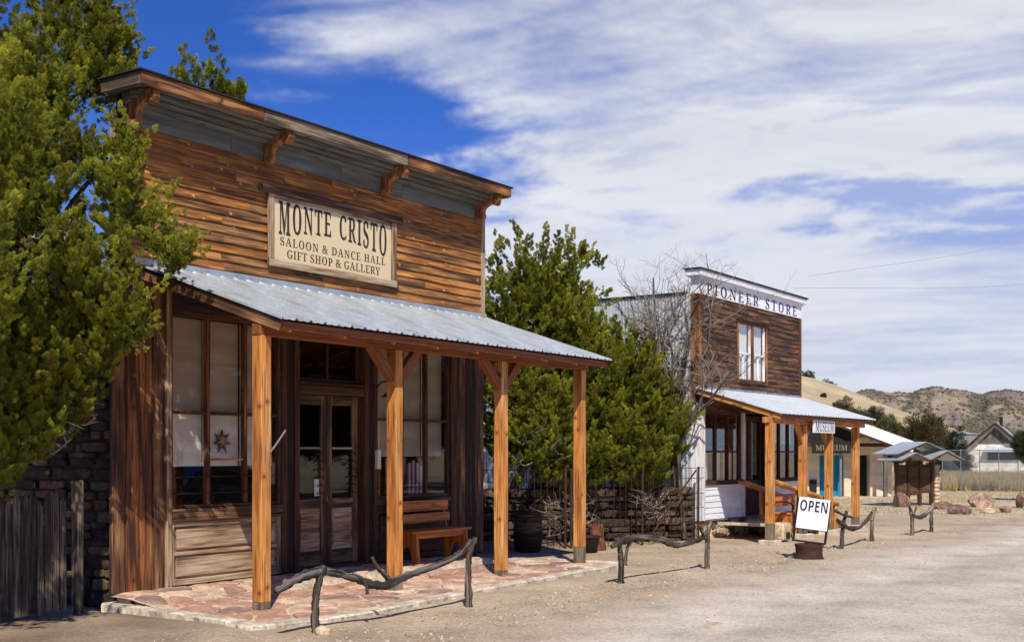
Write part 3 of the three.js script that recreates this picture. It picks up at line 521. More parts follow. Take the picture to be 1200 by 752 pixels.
{
  const B = saloon, pick = (r, ...m) => m[Math.floor(r() * m.length)];
  // upper wall with lap boards
  const wall = P('front_wall', bx(-0.25, 6.83, 3.4, 5.88, -2.10, -1.953, 'x', 0), M.plankDark, B);
  const r = rng(601); let row = 0;
  for (let y = 3.74; y < 5.47; y += 0.1165, row++) {
    const cuts = [-0.25]; let x = -0.25 + rr(1.2, 3.6, r); while (x < 6.2) { cuts.push(x); x += rr(1.6, 3.6, r); } cuts.push(6.83);
    for (let k = 0; k + 1 < cuts.length; k++) {
      const low = y < 4.2, high = y > 5.1, mt = low ? pick(r, M.siding, M.siding2, M.siding2, M.siding3) : high ? pick(r, M.siding3, M.siding, M.siding3) : pick(r, M.siding, M.siding2, M.siding3, M.siding3);
      P('siding_board', lapBoard(cuts[k] + 0.002, cuts[k + 1] - 0.002, y, y + 0.1165, -1.953, row * 7 + k, 0.028), mt, wall);
    }
  }
  for (const [a, b] of [[-0.34, -0.255], [6.80, 6.90]]) P('corner_board', bx(a, b, 3.72, 5.49, -2.1, -1.918, 'y'), M.panel, B);
  // cornice
  const cor = P('cornice', bx(-0.41, 6.88, 5.835, 5.86, -2.12, -1.46, 'x', 0.003), M.grey, B);
  const FJ = [-0.45, 1.45, 4.28, 6.93];
  for (let k = 0; k < 3; k++) P('fascia_board', bx(FJ[k] + 0.002, FJ[k + 1] - 0.002, 5.805 + 0.004 * k, 5.955, -1.457, -1.42, 'x', 0.008), [M.fascia, M.fasciaGrey, M.fascia][k], cor);
  P('fascia_end', bx(-0.45, -0.413, 5.805, 5.955, -2.12, -1.459, 'z', 0.008, { su: 2, sv: 0.5 }), M.fasciaGrey, cor);
  P('fascia_end', bx(6.893, 6.93, 5.805, 5.955, -2.12, -1.459, 'z', 0.008), M.fasciaGrey, cor);
  P('drip_edge', [bx(-0.48, 6.96, 5.957, 5.975, -2.14, -1.395, 'x', 0.002)], M.roofing, cor);
  for (const [y0, y1, z1] of [[5.775, 5.833, -1.62], [5.735, 5.773, -1.70], [5.70, 5.733, -1.80]]) P('moulding', bx(-0.30, 6.86, y0, y1, -1.95, z1, 'x', 0.012), M.grey, cor);
  const FR = [-0.25, 1.35, 3.4, 4.75, 6.83];
  for (let k = 0; k < 4; k++) P('frieze_board', bx(FR[k] + 0.003, FR[k + 1] - 0.003, 5.485, 5.699, -1.952, -1.915 - 0.002 * (k % 2), 'x', 0.004), M.frieze, cor);
  for (const x of [-0.20, 1.96, 4.30, 6.66]) {
    const s = new THREE.Shape(); s.moveTo(0, 0); s.lineTo(0, 0.36); s.lineTo(0.42, 0.36); s.bezierCurveTo(0.47, 0.30, 0.45, 0.22, 0.38, 0.235); s.bezierCurveTo(0.33, 0.245, 0.35, 0.275, 0.375, 0.27); s.bezierCurveTo(0.33, 0.30, 0.27, 0.22, 0.20, 0.20); s.bezierCurveTo(0.13, 0.18, 0.12, 0.11, 0.145, 0.06); s.bezierCurveTo(0.16, 0.0, 0.08, -0.035, 0.055, -0.01); s.bezierCurveTo(0.035, 0.02, 0.06, 0.045, 0.08, 0.03); s.bezierCurveTo(0.06, 0.08, 0.02, 0.04, 0, 0);
    const g = extrudeXY(s, 0.085, 0.008).toNonIndexed(); g.rotateY(-Math.PI / 2); g.translate(x + 0.045, 5.46, -1.913);
    const bk = P('cornice_bracket', uvGrain(g, 'y', 0.7, 0.3, R0(), R0()), M.bracket, B);
    for (const [yy, zz, q] of [[5.70, -1.535, 0.052], [5.475, -1.86, 0.04]]) { const c = new THREE.CylinderGeometry(q, q, 0.125, 12); c.rotateZ(Math.PI / 2); c.translate(x, yy, zz); P('scroll', uvGrain(c, 'x', 0.5, 0.3, R0(), R0()), M.bracket, bk); }
  }
  // vertical planks at both ends of the front
  const planks = (a, b, n, mats, seed) => { const q = rng(seed), w = (b - a) / n; for (let i = 0; i < n; i++) { const j = rr(-0.012, 0.012, q); P('wall_plank', bx(a + i * w + 0.004, a + (i + 1) * w - 0.004 + (i < n - 1 ? j * 0.2 : 0), 0.06 + rr(0, 0.03, q), 3.74, -2.0, -1.945 + rr(0, 0.016, q), 'y', 0.006), mats[i % mats.length], B); } };
  planks(-0.43, 0.33, 4, [M.plank, M.plankRed, M.plankRed, M.plank], 611);
  planks(6.06, 6.88, 5, [M.plankDark, M.plank, M.plankDark, M.plankDark, M.plank], 612);
  P('corner_board', bx(0.332, 0.415, 0.06, 3.74, -2.0, -1.915, 'y'), M.panel, B);
  P('corner_board', bx(5.975, 6.058, 0.06, 3.74, -2.0, -1.918, 'y'), M.jamb, B);
  P('wall_header', bx(0.417, 5.973, 3.42, 3.76, -2.05, -1.943, 'x'), M.plankDark, B);
  // shop windows
  const shopWindow = (X0, cols, right) => {
    const X1 = X0 + cols[cols.length - 1][1] + 0.05, z0 = -2.03, z1 = -1.955;
    const fr = P('window', [bx(X0, X0 + 0.045, 1.02, 3.42, z0, z1, 'y'), bx(X1 - 0.045, X1, 1.02, 3.42, z0, z1, 'y'), bx(X0 + 0.046, X1 - 0.046, 3.35, 3.42, z0, z1, 'x'), bx(X0 + 0.046, X1 - 0.046, 1.02, 1.06, z0, z1, 'x')], M.jamb, B);
    cols.forEach(([a, b], i) => {
      a += X0; b += X0;
      if (i) P('mullion', bx(a - 0.062, a - 0.004, 1.062, 3.348, z0, z1 - 0.003, 'y'), right ? M.jamb : M.plankRed, fr);
      P('transom_bar', bx(a, b, 2.165, 2.205, z0, z1 - 0.006, 'x'), M.jamb, fr);
      P('pane', bx(a - 0.002, b + 0.002, 2.207, 3.348, -1.994, -1.988, 'x', 0), M.glass, fr);
      if (i === 1 && !right) { P('muntin', bx(a, b, 1.60, 1.625, z0, z1 - 0.006, 'x'), M.panel, fr); P('pane', bx(a - 0.002, b + 0.002, 1.627, 2.163, -1.994, -1.988, 'x', 0), M.glass, fr); P('pane', bx(a - 0.002, b + 0.002, 1.062, 1.598, -1.994, -1.988, 'x', 0), M.glass, fr); }
      else P('pane', bx(a - 0.002, b + 0.002, 1.062, 2.163, -1.994, -1.988, 'x', 0), M.glass, fr);
      P('blind', bx(a - 0.02, b + 0.02, 2.19, 3.34, -2.085 - 0.004 * i, -2.081 - 0.004 * i, 'x', 0, { su: 1.4, sv: 1.4 }), M.blindBrown, fr);
      P('blind', bx(a - 0.02, b + 0.02, right ? 1.64 : 1.53, 2.188, -2.085 - 0.004 * i, -2.081 - 0.004 * i, 'x', 0, { su: 1.4, sv: 1.4 }), right ? M.blindBrown : M.blind, fr);
    });
    for (const y of right ? [1.18] : [1.20, 1.40]) P('window_bar', limb([[X0 - 0.01, y, -1.94], [(X0 + X1) / 2, y + 0.004, -1.937], [X1 + 0.01, y - 0.003, -1.94]], [0.007, 0.007], 6), M.iron, fr);
    P('window_sill', bx(X0 - 0.02, X1 + 0.02, 0.865, 1.018, -2.03, -1.925, 'x', 0.01), right ? M.plankDark : M.plank, fr);
    const a = P('apron_panel', bx(X0, X1, 0.1, 0.862, -2.06, -1.985, 'x', 0), right ? M.plankDark : M.panel, B), mt = right ? M.jamb : M.panel;
    for (const [y0, y1] of [[0.10, 0.17], [0.455, 0.50], [0.80, 0.862]]) P('rail', bx(X0 + 0.062, X1 - 0.062, y0, y1, -1.985, -1.952, 'x'), mt, a);
    for (const x of [X0, X1 - 0.06]) P('stile', bx(x, x + 0.06, 0.1, 0.862, -1.985, -1.95, 'y'), mt, a);
    for (const [y0, y1] of [[0.20, 0.43], [0.53, 0.775]]) P('raised_panel', bx(X0 + 0.10, X1 - 0.10, y0, y1, -1.985, -1.966, 'x', 0.015), mt, a);
    return fr;
  };
  const w1 = shopWindow(0.417, [[0.045, 0.58], [0.64, 1.19], [1.262, 1.80]], false);
  shopWindow(4.20, [[0.045, 0.57], [0.645, 1.17], [1.235, 1.72]], true);
  // doorway
  for (const [a, b, d, m] of [[2.27, 2.37, -1.93, M.jamb], [2.373, 2.50, -1.95, M.plankDark], [2.503, 2.60, -1.925, M.jamb], [3.93, 4.02, -1.925, M.jamb], [4.023, 4.12, -1.95, M.plankDark], [4.123, 4.197, -1.93, M.jamb]]) P('door_jamb', bx(a, b, 0.1, 3.418, -2.2, d, 'y', 0.008), m, B);
  P('door_header', [bx(2.602, 3.928, 2.50, 2.62, -2.2, -1.94, 'x'), bx(2.602, 3.928, 2.63, 2.66, -2.2, -1.915, 'x')], M.jamb, B);
  const tr = P('transom_window', [bx(2.602, 2.66, 2.665, 3.415, -2.1, -2.03, 'y'), bx(3.87, 3.928, 2.665, 3.415, -2.1, -2.03, 'y'), bx(2.662, 3.868, 3.35, 3.415, -2.1, -2.03, 'x'), bx(2.662, 3.868, 2.665, 2.72, -2.1, -2.03, 'x'), bx(3.25, 3.28, 2.722, 3.348, -2.1, -2.035, 'y')], M.jamb, B);
  P('pane', bx(2.66, 3.249, 2.72, 3.35, -2.07, -2.064, 'x', 0), M.glassDark, tr); P('pane', bx(3.281, 3.87, 2.72, 3.35, -2.07, -2.064, 'x', 0), M.glassDark, tr);
  for (const [a, b, s] of [[2.605, 3.262, 1], [3.268, 3.925, -1]]) {
    const z0 = -2.12, z1 = -2.06, d = P('door', [bx(a, a + 0.11, 0.14, 2.495, z0, z1, 'y'), bx(b - 0.11, b, 0.14, 2.495, z0, z1, 'y'), bx(a + 0.111, b - 0.111, 2.36, 2.495, z0, z1, 'x'), bx(a + 0.111, b - 0.111, 0.92, 1.06, z0, z1, 'x'), bx(a + 0.111, b - 0.111, 0.14, 0.34, z0, z1, 'x')], M.door, B);
    P('door_panel', [bx(a + 0.112, b - 0.112, 0.341, 0.919, z0 + 0.01, z1 - 0.025, 'x', 0), bx(a + 0.15, b - 0.15, 0.40, 0.86, z1 - 0.026, z1 - 0.008, 'x', 0.012)], M.panel, d);
    P('glazing_bar', bx(a + 0.111, b - 0.111, 1.745, 1.775, z0 + 0.01, z1 - 0.004, 'x'), M.panel, d);
    P('pane', bx(a + 0.109, b - 0.109, 1.776, 2.362, -2.094, -2.088, 'x', 0), M.glassDark, d); P('pane', bx(a + 0.109, b - 0.109, 1.058, 1.744, -2.094, -2.088, 'x', 0), M.glassDark, d);
    if (s > 0) { P('door_handle', limb([[b - 0.05, 1.0, z1], [b - 0.05, 1.02, z1 + 0.05], [b - 0.05, 1.12, z1 + 0.05], [b - 0.05, 1.14, z1]], [0.009, 0.009], 6), M.brass, d); P('paper_notice', bx(b - 0.22, b - 0.125, 1.10, 1.33, -2.086, -2.084, 'y', 0), M.paper, d); }
    for (let k = 0; k < 6; k++) P('scroll_bar', limb([[a + 0.10 + (s > 0 ? 0.36 : 0.36), 1.12 + k * 0.11, z1 + 0.004], [a + 0.10 + 0.43, 1.15 + k * 0.11, z1 + 0.012], [a + 0.10 + 0.50, 1.12 + k * 0.11, z1 + 0.004]], [0.008, 0.008], 5, 0, 1, 2), M.iron, d);
  }
  P('threshold', bx(2.602, 3.928, 0.06, 0.138, -2.2, -1.93, 'x'), M.jamb, B);
  // rooms behind, side walls and roof
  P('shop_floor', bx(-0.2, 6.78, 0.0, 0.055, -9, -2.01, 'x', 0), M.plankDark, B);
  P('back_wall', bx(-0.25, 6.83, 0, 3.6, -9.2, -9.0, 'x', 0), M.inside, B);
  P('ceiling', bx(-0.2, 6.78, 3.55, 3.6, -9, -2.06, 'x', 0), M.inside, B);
  P('shop_counter', bx(1.2, 2.6, 0.056, 1.0, -4.2, -3.6, 'x', 0.01), M.plankDark, B);
  P('shop_shelf', [bx(4.3, 6.3, 0.056, 0.8, -3.3, -2.9, 'x', 0.01)], M.plankDark, B);
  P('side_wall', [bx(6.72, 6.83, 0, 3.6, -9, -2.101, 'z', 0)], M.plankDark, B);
  const sw = P('stone_side_wall', bx(-0.22, 0.1, -0.1, 3.6, -9, -2.101, 'z', 0), M.mud, B), q = rng(621);
  for (let y = -0.08, k = 0; y < 2.6; k++) { const h = rr(0.07, 0.17, q); let z = -2.12 - (k % 2) * 0.1; while (z > -6.2) { const w = rr(0.16, 0.62, q), c = [-0.22, y + h / 2 + rr(-0.015, 0.015, q), z - w / 2]; const o = [[-w / 2, -h / 2], [w / 2, -h / 2], [w / 2, h / 2], [-w / 2, h / 2]].map(([a, b]) => [a * 0.95, b * 0.93]); P('stone', slab(roughPoly(o, k * 40 + Math.round(-z * 9), 0.16), 0, rr(0.015, 0.07, q), (a, b, e) => [c[0] - e, c[1] + b, c[2] + a], 0.05, k * 31 + Math.round(-z * 7)), M.wallStone[Math.floor(q() * 3)], sw); z -= w; } y += h; }
  for (const s of [0, 1]) { const xe = s ? 7.0 : -0.45; P('main_roof', beamQuad([xe, 3.5, -2.12], [xe, 3.5, -9.3], [3.29, 4.7, -9.3], [3.29, 4.7, -2.12], 0.05), M.tinOld, B); }
  // porch: posts, beam, braces, rafters, roof
  [0, 2.25, 4.56, 6.69].forEach((x, i) => {
    const p = P('porch_post', bx(x - 0.073, x + 0.073, [0.09, 0.15, 0.06, 0.25][i], 2.958, -0.073, 0.073, 'y', 0.008), M.cedar, B);
    P('post_foot', bx(x - 0.073, x + 0.073, -0.01, [0.09, 0.15, 0.06, 0.25][i] - 0.001, -0.073, 0.073, 'y', 0.008), M.postFoot, p);
  });
  P('porch_beam', bx(-0.08, 6.86, 2.96, 3.085, -0.07, 0.07, 'x', 0.006), M.cedarDark, B);
  for (const x of [2.25, 4.56]) for (const s of [-1, 1]) P('porch_brace', beam([x + s * 0.06, 2.60, 0], [x + s * 0.47, 3.0, 0], 0.09, 0.13, 0.006), M.cedarDark, B);
  const ry = (z) => 3.10 + (0.40 - z) * 0.3277;
  for (const x of [0.1, 0.98, 1.84, 2.70, 3.55, 4.42, 5.24, 6.06, 6.82]) P('rafter', beam([x, ry(-1.92) - 0.085, -1.92], [x, ry(0.34) - 0.085, 0.34], 0.05, 0.11, 0.004), M.cedar, B);
  for (let k = 0; k < 8; k++) { const a = -1.93 + k * 0.288; P('roof_deck_board', beamQuad([-0.04, ry(a) - 0.025, a], [6.9, ry(a) - 0.025, a], [6.9, ry(a + 0.285) - 0.025, a + 0.285], [-0.04, ry(a + 0.285) - 0.025, a + 0.285], 0.02), M.cedarDark, B); }
  P('eave_board', bx(-0.06, 6.92, 3.005, 3.075, 0.342, 0.366, 'x', 0.004), M.cedarDark, B);
  for (const x of [-0.075, 6.905]) P('barge_board', beam([x, ry(-1.94) - 0.075, -1.94], [x, ry(0.37) - 0.075, 0.37], 0.03, 0.12, 0.004), M.plank, B);
  for (let k = 0; k < 8; k++) { const a = -0.12 + k * 0.885, b = Math.min(a + 0.883, 6.96); P('roof_sheet', ribSheet(a, b, [3.885, -1.935], a, b, [3.103 , 0.42], 0.2212, 0.024, -0.12), M.tin, B); }
  P('roof_flashing', bx(-0.12, 6.95, 3.875, 3.965, -1.945, -1.925, 'x', 0.002), M.tin, B);
  P('flag_bracket', limb([[0.05, 1.70, 0.075], [0.07, 1.78, 0.14], [0.12, 1.94, 0.24]], [0.012, 0.010], 7), M.steel, B);
  const lamp = P('wall_lamp', limb([[4.16, 2.62, -1.92], [4.17, 2.72, -1.82], [4.18, 2.70, -1.70], [4.18, 2.60, -1.68]], [0.012, 0.012], 7), M.iron, B);
  { const g = new THREE.LatheGeometry([[0.02, 0.09], [0.035, 0.07], [0.10, 0.02], [0.14, 0], [0.135, 0], [0.09, 0.02]].map((p) => new THREE.Vector2(...p)), 16); g.translate(4.18, 2.50, -1.68); P('lamp_shade', g, M.iron, lamp); const b = new THREE.SphereGeometry(0.05, 12, 8); b.translate(4.18, 2.48, -1.68); P('bulb_globe', b, std({ color: 0xcfcac0, roughness: 0.3 }), lamp); }
  P('meter_box', bx(4.135, 4.215, 1.46, 1.74, -1.925, -1.87, 'y', 0.006), M.paper, B);
  // things hanging in the windows
  const star = new THREE.Shape(); for (let k = 0; k < 14; k++) { const a = k / 14 * Math.PI * 2 + Math.PI / 2, q = k % 2 ? 0.062 : 0.15; k ? star.lineTo(Math.cos(a) * q, Math.sin(a) * q) : star.moveTo(Math.cos(a) * q, Math.sin(a) * q); }
  const sg = extrudeXY(star, 0.012, 0.004); sg.translate(1.33, 1.84, -2.06);
  const st = one('window_star', 'brown star ornament hanging behind the left shop window', 'star ornament', sg, std({ color: 0x5e4428, roughness: 0.5, metalness: 0.2 }));
  const i2 = sg.clone(); i2.scale(0.55, 0.55, 0.55); i2.translate(0, 0.02, 0.014); const ctr = P('star_centre', i2, std({ color: 0x9a7a4c, roughness: 0.5 }), st, { local: true }); i2.computeBoundingBox(); const bb = i2.boundingBox; ctr.position.y = 0.15 - (bb.min.y + bb.max.y) / 2; ctr.position.x = -(bb.min.x + bb.max.x) / 2;
  const cloth = []; for (let k = 0; k < 8; k++) cloth.push(k);
  const flag = T('draped_cloth', 'red and white striped cloth draped inside the right shop window', 'cloth', [5.35, 1.06, -2.17]);
  for (const k of cloth) P('stripe', bx(-0.19 + k * 0.048, -0.142 + k * 0.048, 0, 0.52 - Math.abs(k - 3) * 0.02, -0.01 + 0.01 * (k % 2), 0.0 + 0.01 * (k % 2), 'y', 0.002), k % 2 ? std({ color: 0xb5a6a8, roughness: 0.9 }) : std({ color: 0x6e2a3c, roughness: 0.9 }), flag, { local: true });
}
// a flat panel of four corners with thickness downwards
function beamQuad(a, b, c, d, t) {
  const A = new THREE.Vector3(...a), n = new THREE.Vector3(...b).sub(A).cross(new THREE.Vector3(...d).sub(A)).normalize(); if (n.y < 0) n.negate(); n.multiplyScalar(-t);
  const L = [a, b, c, d], U = L.map((p) => [p[0] + n.x, p[1] + n.y, p[2] + n.z]), pos = [], q = (p, r, s, u) => pos.push(...p, ...r, ...s, ...p, ...s, ...u);
  q(...L); q(...U.slice().reverse()); for (let i = 0; i < 4; i++) q(L[(i + 1) % 4], L[i], U[i], U[(i + 1) % 4]);
  return uvGrain(fromTris(pos), 'x', 2, 0.5, R0(), R0());
}
// the sign
{
  const t = T('saloon_sign', 'cream sign board in a weathered wood frame, reading Monte Cristo', 'sign', [3.28, 4.15, -1.93]);
  const face = canvasTex(1536, 500, (g, w, h) => {
    g.fillStyle = '#dfc9a0'; g.fillRect(0, 0, w, h);
    const r = rng(71); for (let i = 0; i < 900; i++) { g.fillStyle = `rgba(${150 + 60 * r()},${120 + 50 * r()},${80 + 40 * r()},${0.05 * r()})`; g.fillRect(r() * w, r() * h, 20 + 120 * r(), 2 + 8 * r()); }
    g.textAlign = 'center'; g.textBaseline = 'alphabetic';
    const txt = 'MONTE CRISTO', n = txt.length; g.font = 'bold 100px serif';
    const ws = [...txt].map((c) => (c === ' ' ? 52 : g.measureText(c).width + 10)), tot = ws.reduce((a, b) => a + b, 0); let x = 50; const kx = (w - 100) / tot;
    [...txt].forEach((c, i) => {
      const cw = ws[i] * kx, cx = x + cw / 2, q = (cx - w / 2) / (w / 2), H = 196 + 92 * Math.pow(Math.abs(q), 1.7); x += cw; if (c === ' ') return;
      for (const [dx, dy, col] of [[5, 5, '#8d7b5c'], [0, 0, '#2b2420']]) { g.save(); g.translate(cx + dx, 18 + H + dy); g.scale(kx * 0.98, H / 68); g.fillStyle = col; g.fillText(c, 0, 0); g.restore(); }
    });
    const line = (s, y, size, sp) => { g.font = `bold ${size}px serif`; const W = [...s].map((c) => g.measureText(c).width + sp), tt = W.reduce((a, b) => a + b, 0); let xx = w / 2 - tt / 2; [...s].forEach((c, i) => { g.fillStyle = '#2f2721'; g.fillText(c, xx + W[i] / 2, y); xx += W[i]; }); };
    line('SALOON & DANCE HALL', 372, 98, 9); line('GIFT SHOP & GALLERY', 470, 98, 4);
    for (let i = 0; i < 1400; i++) { g.fillStyle = `rgba(218,198,160,${0.10 + 0.35 * r()})`; g.fillRect(r() * w, r() * h, 2 + 22 * r() * r(), 1 + 2 * r()); }
  });
  P('sign_panel', bx(-1.27, 1.27, 0.03, 0.94, -0.02, 0.02, 'x', 0), M.panel, t, { local: true });
  const pg = new THREE.PlaneGeometry(2.40, 0.80); pg.translate(0, 0.47, 0.0225); P('sign_lettering', pg, std({ map: face, roughness: 0.8 }), t, { local: true });
  P('sign_frame', bx(-1.31, 1.31, -0.02, 0.075, 0.021, 0.055, 'x'), M.panel, t, { local: true });
  P('sign_frame', bx(-1.31, -1.20, 0.077, 0.925, 0.021, 0.05, 'y'), M.panel, t, { local: true });
  P('sign_frame', bx(1.20, 1.31, 0.077, 0.925, 0.021, 0.05, 'y'), M.panel, t, { local: true });
  P('sign_cap', bx(-1.44, 1.42, 0.927, 1.02, -0.02, 0.085, 'x', 0.008), M.plank, t, { local: true });
}
// ---------------------------------------------------------------- the store
const Z2 = -0.9;
const store = T('store_building', 'two-storey brown wooden store with white cornice, metal side wall and porch, beyond the juniper', 'building', [15.6, 0, Z2]);
{
  const B = store, r = rng(701), pick = (...m) => m[Math.floor(r() * m.length)];
  const wall = P('front_wall', [bx(12.79, 14.70, 2.56, 5.2, -1.05, -0.903, 'x', 0), bx(16.32, 18.42, 2.56, 5.2, -1.05, -0.903, 'x', 0), bx(14.70, 16.32, 2.56, 3.2, -1.05, -0.903, 'x', 0), bx(14.70, 16.32, 4.5, 5.2, -1.05, -0.903, 'x', 0)], M.plankDark, B);
  let row = 0;
  for (let y = 2.72; y < 4.85; y += 0.108, row++) {
    const win = y > 3.16 && y < 4.50, segs = win ? [[12.92, 14.66], [16.36, 18.32]] : [[12.92, 18.32]];
    for (const [a, b] of segs) { const cuts = [a]; let x = a + rr(1, 3, r); while (x < b - 0.6) { cuts.push(x); x += rr(1.4, 3, r); } cuts.push(b); for (let k = 0; k + 1 < cuts.length; k++) P('siding_board', lapBoard(cuts[k] + 0.002, cuts[k + 1] - 0.002, y, y + 0.108, -0.903, 300 + row * 7 + k, 0.02), pick(M.store1, M.store2, M.store1), wall); }
  }
  P('corner_board', bx(12.78, 12.915, 2.7, 4.86, -1.05, -0.87, 'y'), M.fascia, B);
  P('corner_board', bx(18.325, 18.43, 2.7, 4.86, -1.05, -0.87, 'y'), M.plankRed, B);
  // white frieze, cornice
  const fz = P('frieze', bx(12.78, 18.43, 4.862, 5.16, -1.05, -0.872, 'x', 0.004), M.whitePaint, B);
  const ft = canvasTex(1600, 92, (g, w, h) => { g.fillStyle = '#f1f3f6'; g.fillRect(0, 0, w, h); g.font = 'bold 102px serif'; g.textBaseline = 'middle'; g.textAlign = 'center'; g.fillStyle = '#151b26'; const s = 'PIONEER STORE', W = [...s].map((c) => (c === ' ' ? 60 : g.measureText(c).width + 22)), tt = W.reduce((a, b) => a + b, 0), k = (w - 60) / tt; let x = 30; [...s].forEach((c, i) => { g.save(); g.translate(x + W[i] * k / 2, h / 2 + 3); g.scale(k, 1); g.fillText(c, 0, 0); g.restore(); x += W[i] * k; }); });
  { const p = new THREE.PlaneGeometry(5.3, 0.29); p.translate(15.62, 5.01, -0.868); P('store_lettering', p, std({ map: ft, roughness: 0.8 }), fz); }
  const co = P('cornice', bx(12.66, 18.54, 5.205, 5.33, -1.12, -0.78, 'x', 0.008), M.whitePaint, B);
  P('moulding', bx(12.74, 18.46, 5.162, 5.203, -1.05, -0.83, 'x', 0.01), M.whitePaint, co);
  P('drip_edge', bx(12.62, 18.58, 5.332, 5.36, -1.14, -0.75, 'x', 0.003), M.roofing, co);
  // upper window
  const uw = P('upper_window', [bx(14.69, 14.76, 3.18, 4.52, -0.98, -0.868, 'y'), bx(16.26, 16.33, 3.18, 4.52, -0.98, -0.868, 'y'), bx(15.46, 15.56, 3.18, 4.52, -0.98, -0.872, 'y'), bx(14.761, 15.459, 4.46, 4.52, -0.98, -0.87, 'x'), bx(15.561, 16.259, 4.46, 4.52, -0.98, -0.87, 'x'), bx(14.761, 15.439, 3.18, 3.24, -0.98, -0.86, 'x'), bx(15.581, 16.259, 3.18, 3.24, -0.98, -0.86, 'x')], M.fascia, B);
  P('window_hood', [bx(14.62, 16.40, 4.522, 4.57, -0.95, -0.82, 'x')], M.store1, uw);
  for (const [a, b] of [[14.76, 15.46], [15.56, 16.26]]) {
    P('sash', [bx(a + 0.01, b - 0.01, 3.80, 3.84, -0.95, -0.90, 'x'), bx(a + 0.001, a + 0.035, 3.24, 4.46, -0.96, -0.905, 'y'), bx(b - 0.035, b - 0.001, 3.24, 4.46, -0.96, -0.905, 'y'), bx((a + b) / 2 - 0.012, (a + b) / 2 + 0.012, 3.241, 3.799, -0.955, -0.908, 'y')], M.white, uw);
    P('pane', bx(a + 0.035, b - 0.035, 3.84, 4.46, -0.935, -0.93, 'x', 0), M.glass, uw); P('pane', bx(a + 0.035, b - 0.035, 3.24, 3.80, -0.945, -0.94, 'x', 0), M.glass, uw);
    const pos = [], n = 40; for (let i = 0; i < n; i++) { const f = (k) => [lerp(a + 0.02, b - 0.02, k / n), -0.985 + 0.012 * Math.sin(k * 0.9)]; const p = f(i), q = f(i + 1); pos.push(p[0], 3.22, p[1], q[0], 3.22, q[1], q[0], 4.46, q[1], p[0], 3.22, p[1], q[0], 4.46, q[1], p[0], 4.46, p[1]); }
    P('curtain', fromTris(pos), M.curtain, uw);
  }
  // side wall and back
  const side = P('metal_side_wall', bx(12.80, 12.88, 0.2, 4.87, -11, -1.052, 'z', 0), M.plankDark, B);
  for (let k = 0; k < 12; k++) for (let j = 0; j < 3; j++) { const z0 = -1.06 - k * 0.83, y0 = 0.25 + j * 1.54; if (z0 - 0.83 < -11) continue; const g = ribSheet(0, 0.85, [1.56, 0], 0, 0.85, [0, 0], 0.076, 0.016); g.rotateY(-Math.PI / 2); g.translate(12.798 - 0.004 * ((k + j) % 2) - 0.004 * j, y0, z0 - 0.85); P('wall_sheet', g, M.tinSide ?? M.tinOld, side); }
  P('side_cap', bx(12.74, 12.9, 4.872, 4.91, -11, -1.13, 'z', 0.003), M.roofing, B);
  P('side_wall', bx(18.35, 18.42, 0.2, 4.8, -11, -1.052, 'z', 0), M.plankDark, B);
  P('back_wall', bx(12.8, 18.42, 0.2, 4.8, -11.1, -11.001, 'x', 0), M.plankDark, B);
  P('main_roof', bx(12.881, 18.349, 4.7, 4.78, -11, -1.052, 'x', 0), M.tinOld, B);
  P('upper_floor', bx(12.881, 18.349, 2.55, 2.62, -11, -1.052, 'x', 0), M.inside, B);
  P('shop_floor', bx(12.881, 18.349, 0.24, 0.30, -11, -0.95, 'x', 0), M.plankDark, B);
  P('partition', bx(12.881, 18.349, 0.301, 2.54, -5.1, -5.0, 'x', 0), M.inside, B);
  // ground-floor front: white post, windows, door
  P('white_post', bx(12.78, 13.06, 0.33, 2.68, -1.06, -0.86, 'y', 0.006), M.white, B);
  const front = (X0, X1, cols, white) => {
    const fr = P('window', [bx(X0, X0 + 0.05, 1.06, 2.55, -1.0, -0.92, 'y'), bx(X1 - 0.05, X1, 1.06, 2.55, -1.0, -0.92, 'y'), bx(X0 + 0.051, X1 - 0.051, 2.49, 2.55, -1.0, -0.92, 'x'), bx(X0 + 0.051, X1 - 0.051, 1.06, 1.12, -1.0, -0.9, 'x')], M.jamb, B), w = (X1 - X0 - 0.1) / cols;
    for (let i = 0; i < cols; i++) { const a = X0 + 0.05 + i * w, b = a + w; if (i) P('mullion', bx(a - 0.03, a + 0.03, 1.121, 2.489, -1.0, -0.925, 'y'), M.jamb, fr); P('transom_bar', bx(a + 0.031, b - 0.031, 1.70, 1.735, -0.99, -0.93, 'x'), M.jamb, fr); P('pane', bx(a, b, 1.736, 2.49, -0.966, -0.961, 'x', 0), M.glass, fr); P('pane', bx(a, b, 1.12, 1.70, -0.966, -0.961, 'x', 0), M.glass, fr); if (white) P('curtain', bx(a + 0.05 + 0.2 * (i % 2), b - 0.1, 1.13, 1.69, -1.08, -1.075, 'x', 0), M.curtain, fr); else P('blind', bx(a, b, 1.9, 2.48, -1.08, -1.075, 'x', 0), M.blind, fr); }
    const a = P('apron_panel', bx(X0, X1, 0.33, 1.058, -1.0, -0.925, 'x', 0), M.whitePaint, B); for (let y = 0.335, k = 0; y < 1.0; y += 0.12, k++) P('siding_board', lapBoard(X0, X1, y, Math.min(y + 0.12, 1.055), -0.925, 500 + k, 0.018), M.whitePaint, a);
    P('window_sill', bx(X0 - 0.02, X1 + 0.02, 1.035, 1.059, -0.99, -0.88, 'x'), M.jamb, fr); return fr;
  };
  front(13.062, 14.98, 3, true); front(16.60, 18.33, 3, false);
  P('wall_header', bx(13.062, 18.33, 2.552, 2.72, -1.05, -0.895, 'x'), M.store2, B);
  for (const [a, b, m] of [[14.985, 15.12, M.white], [16.46, 16.595, M.jamb]]) P('door_jamb', bx(a, b, 0.33, 2.55, -1.05, -0.88, 'y'), m, B);
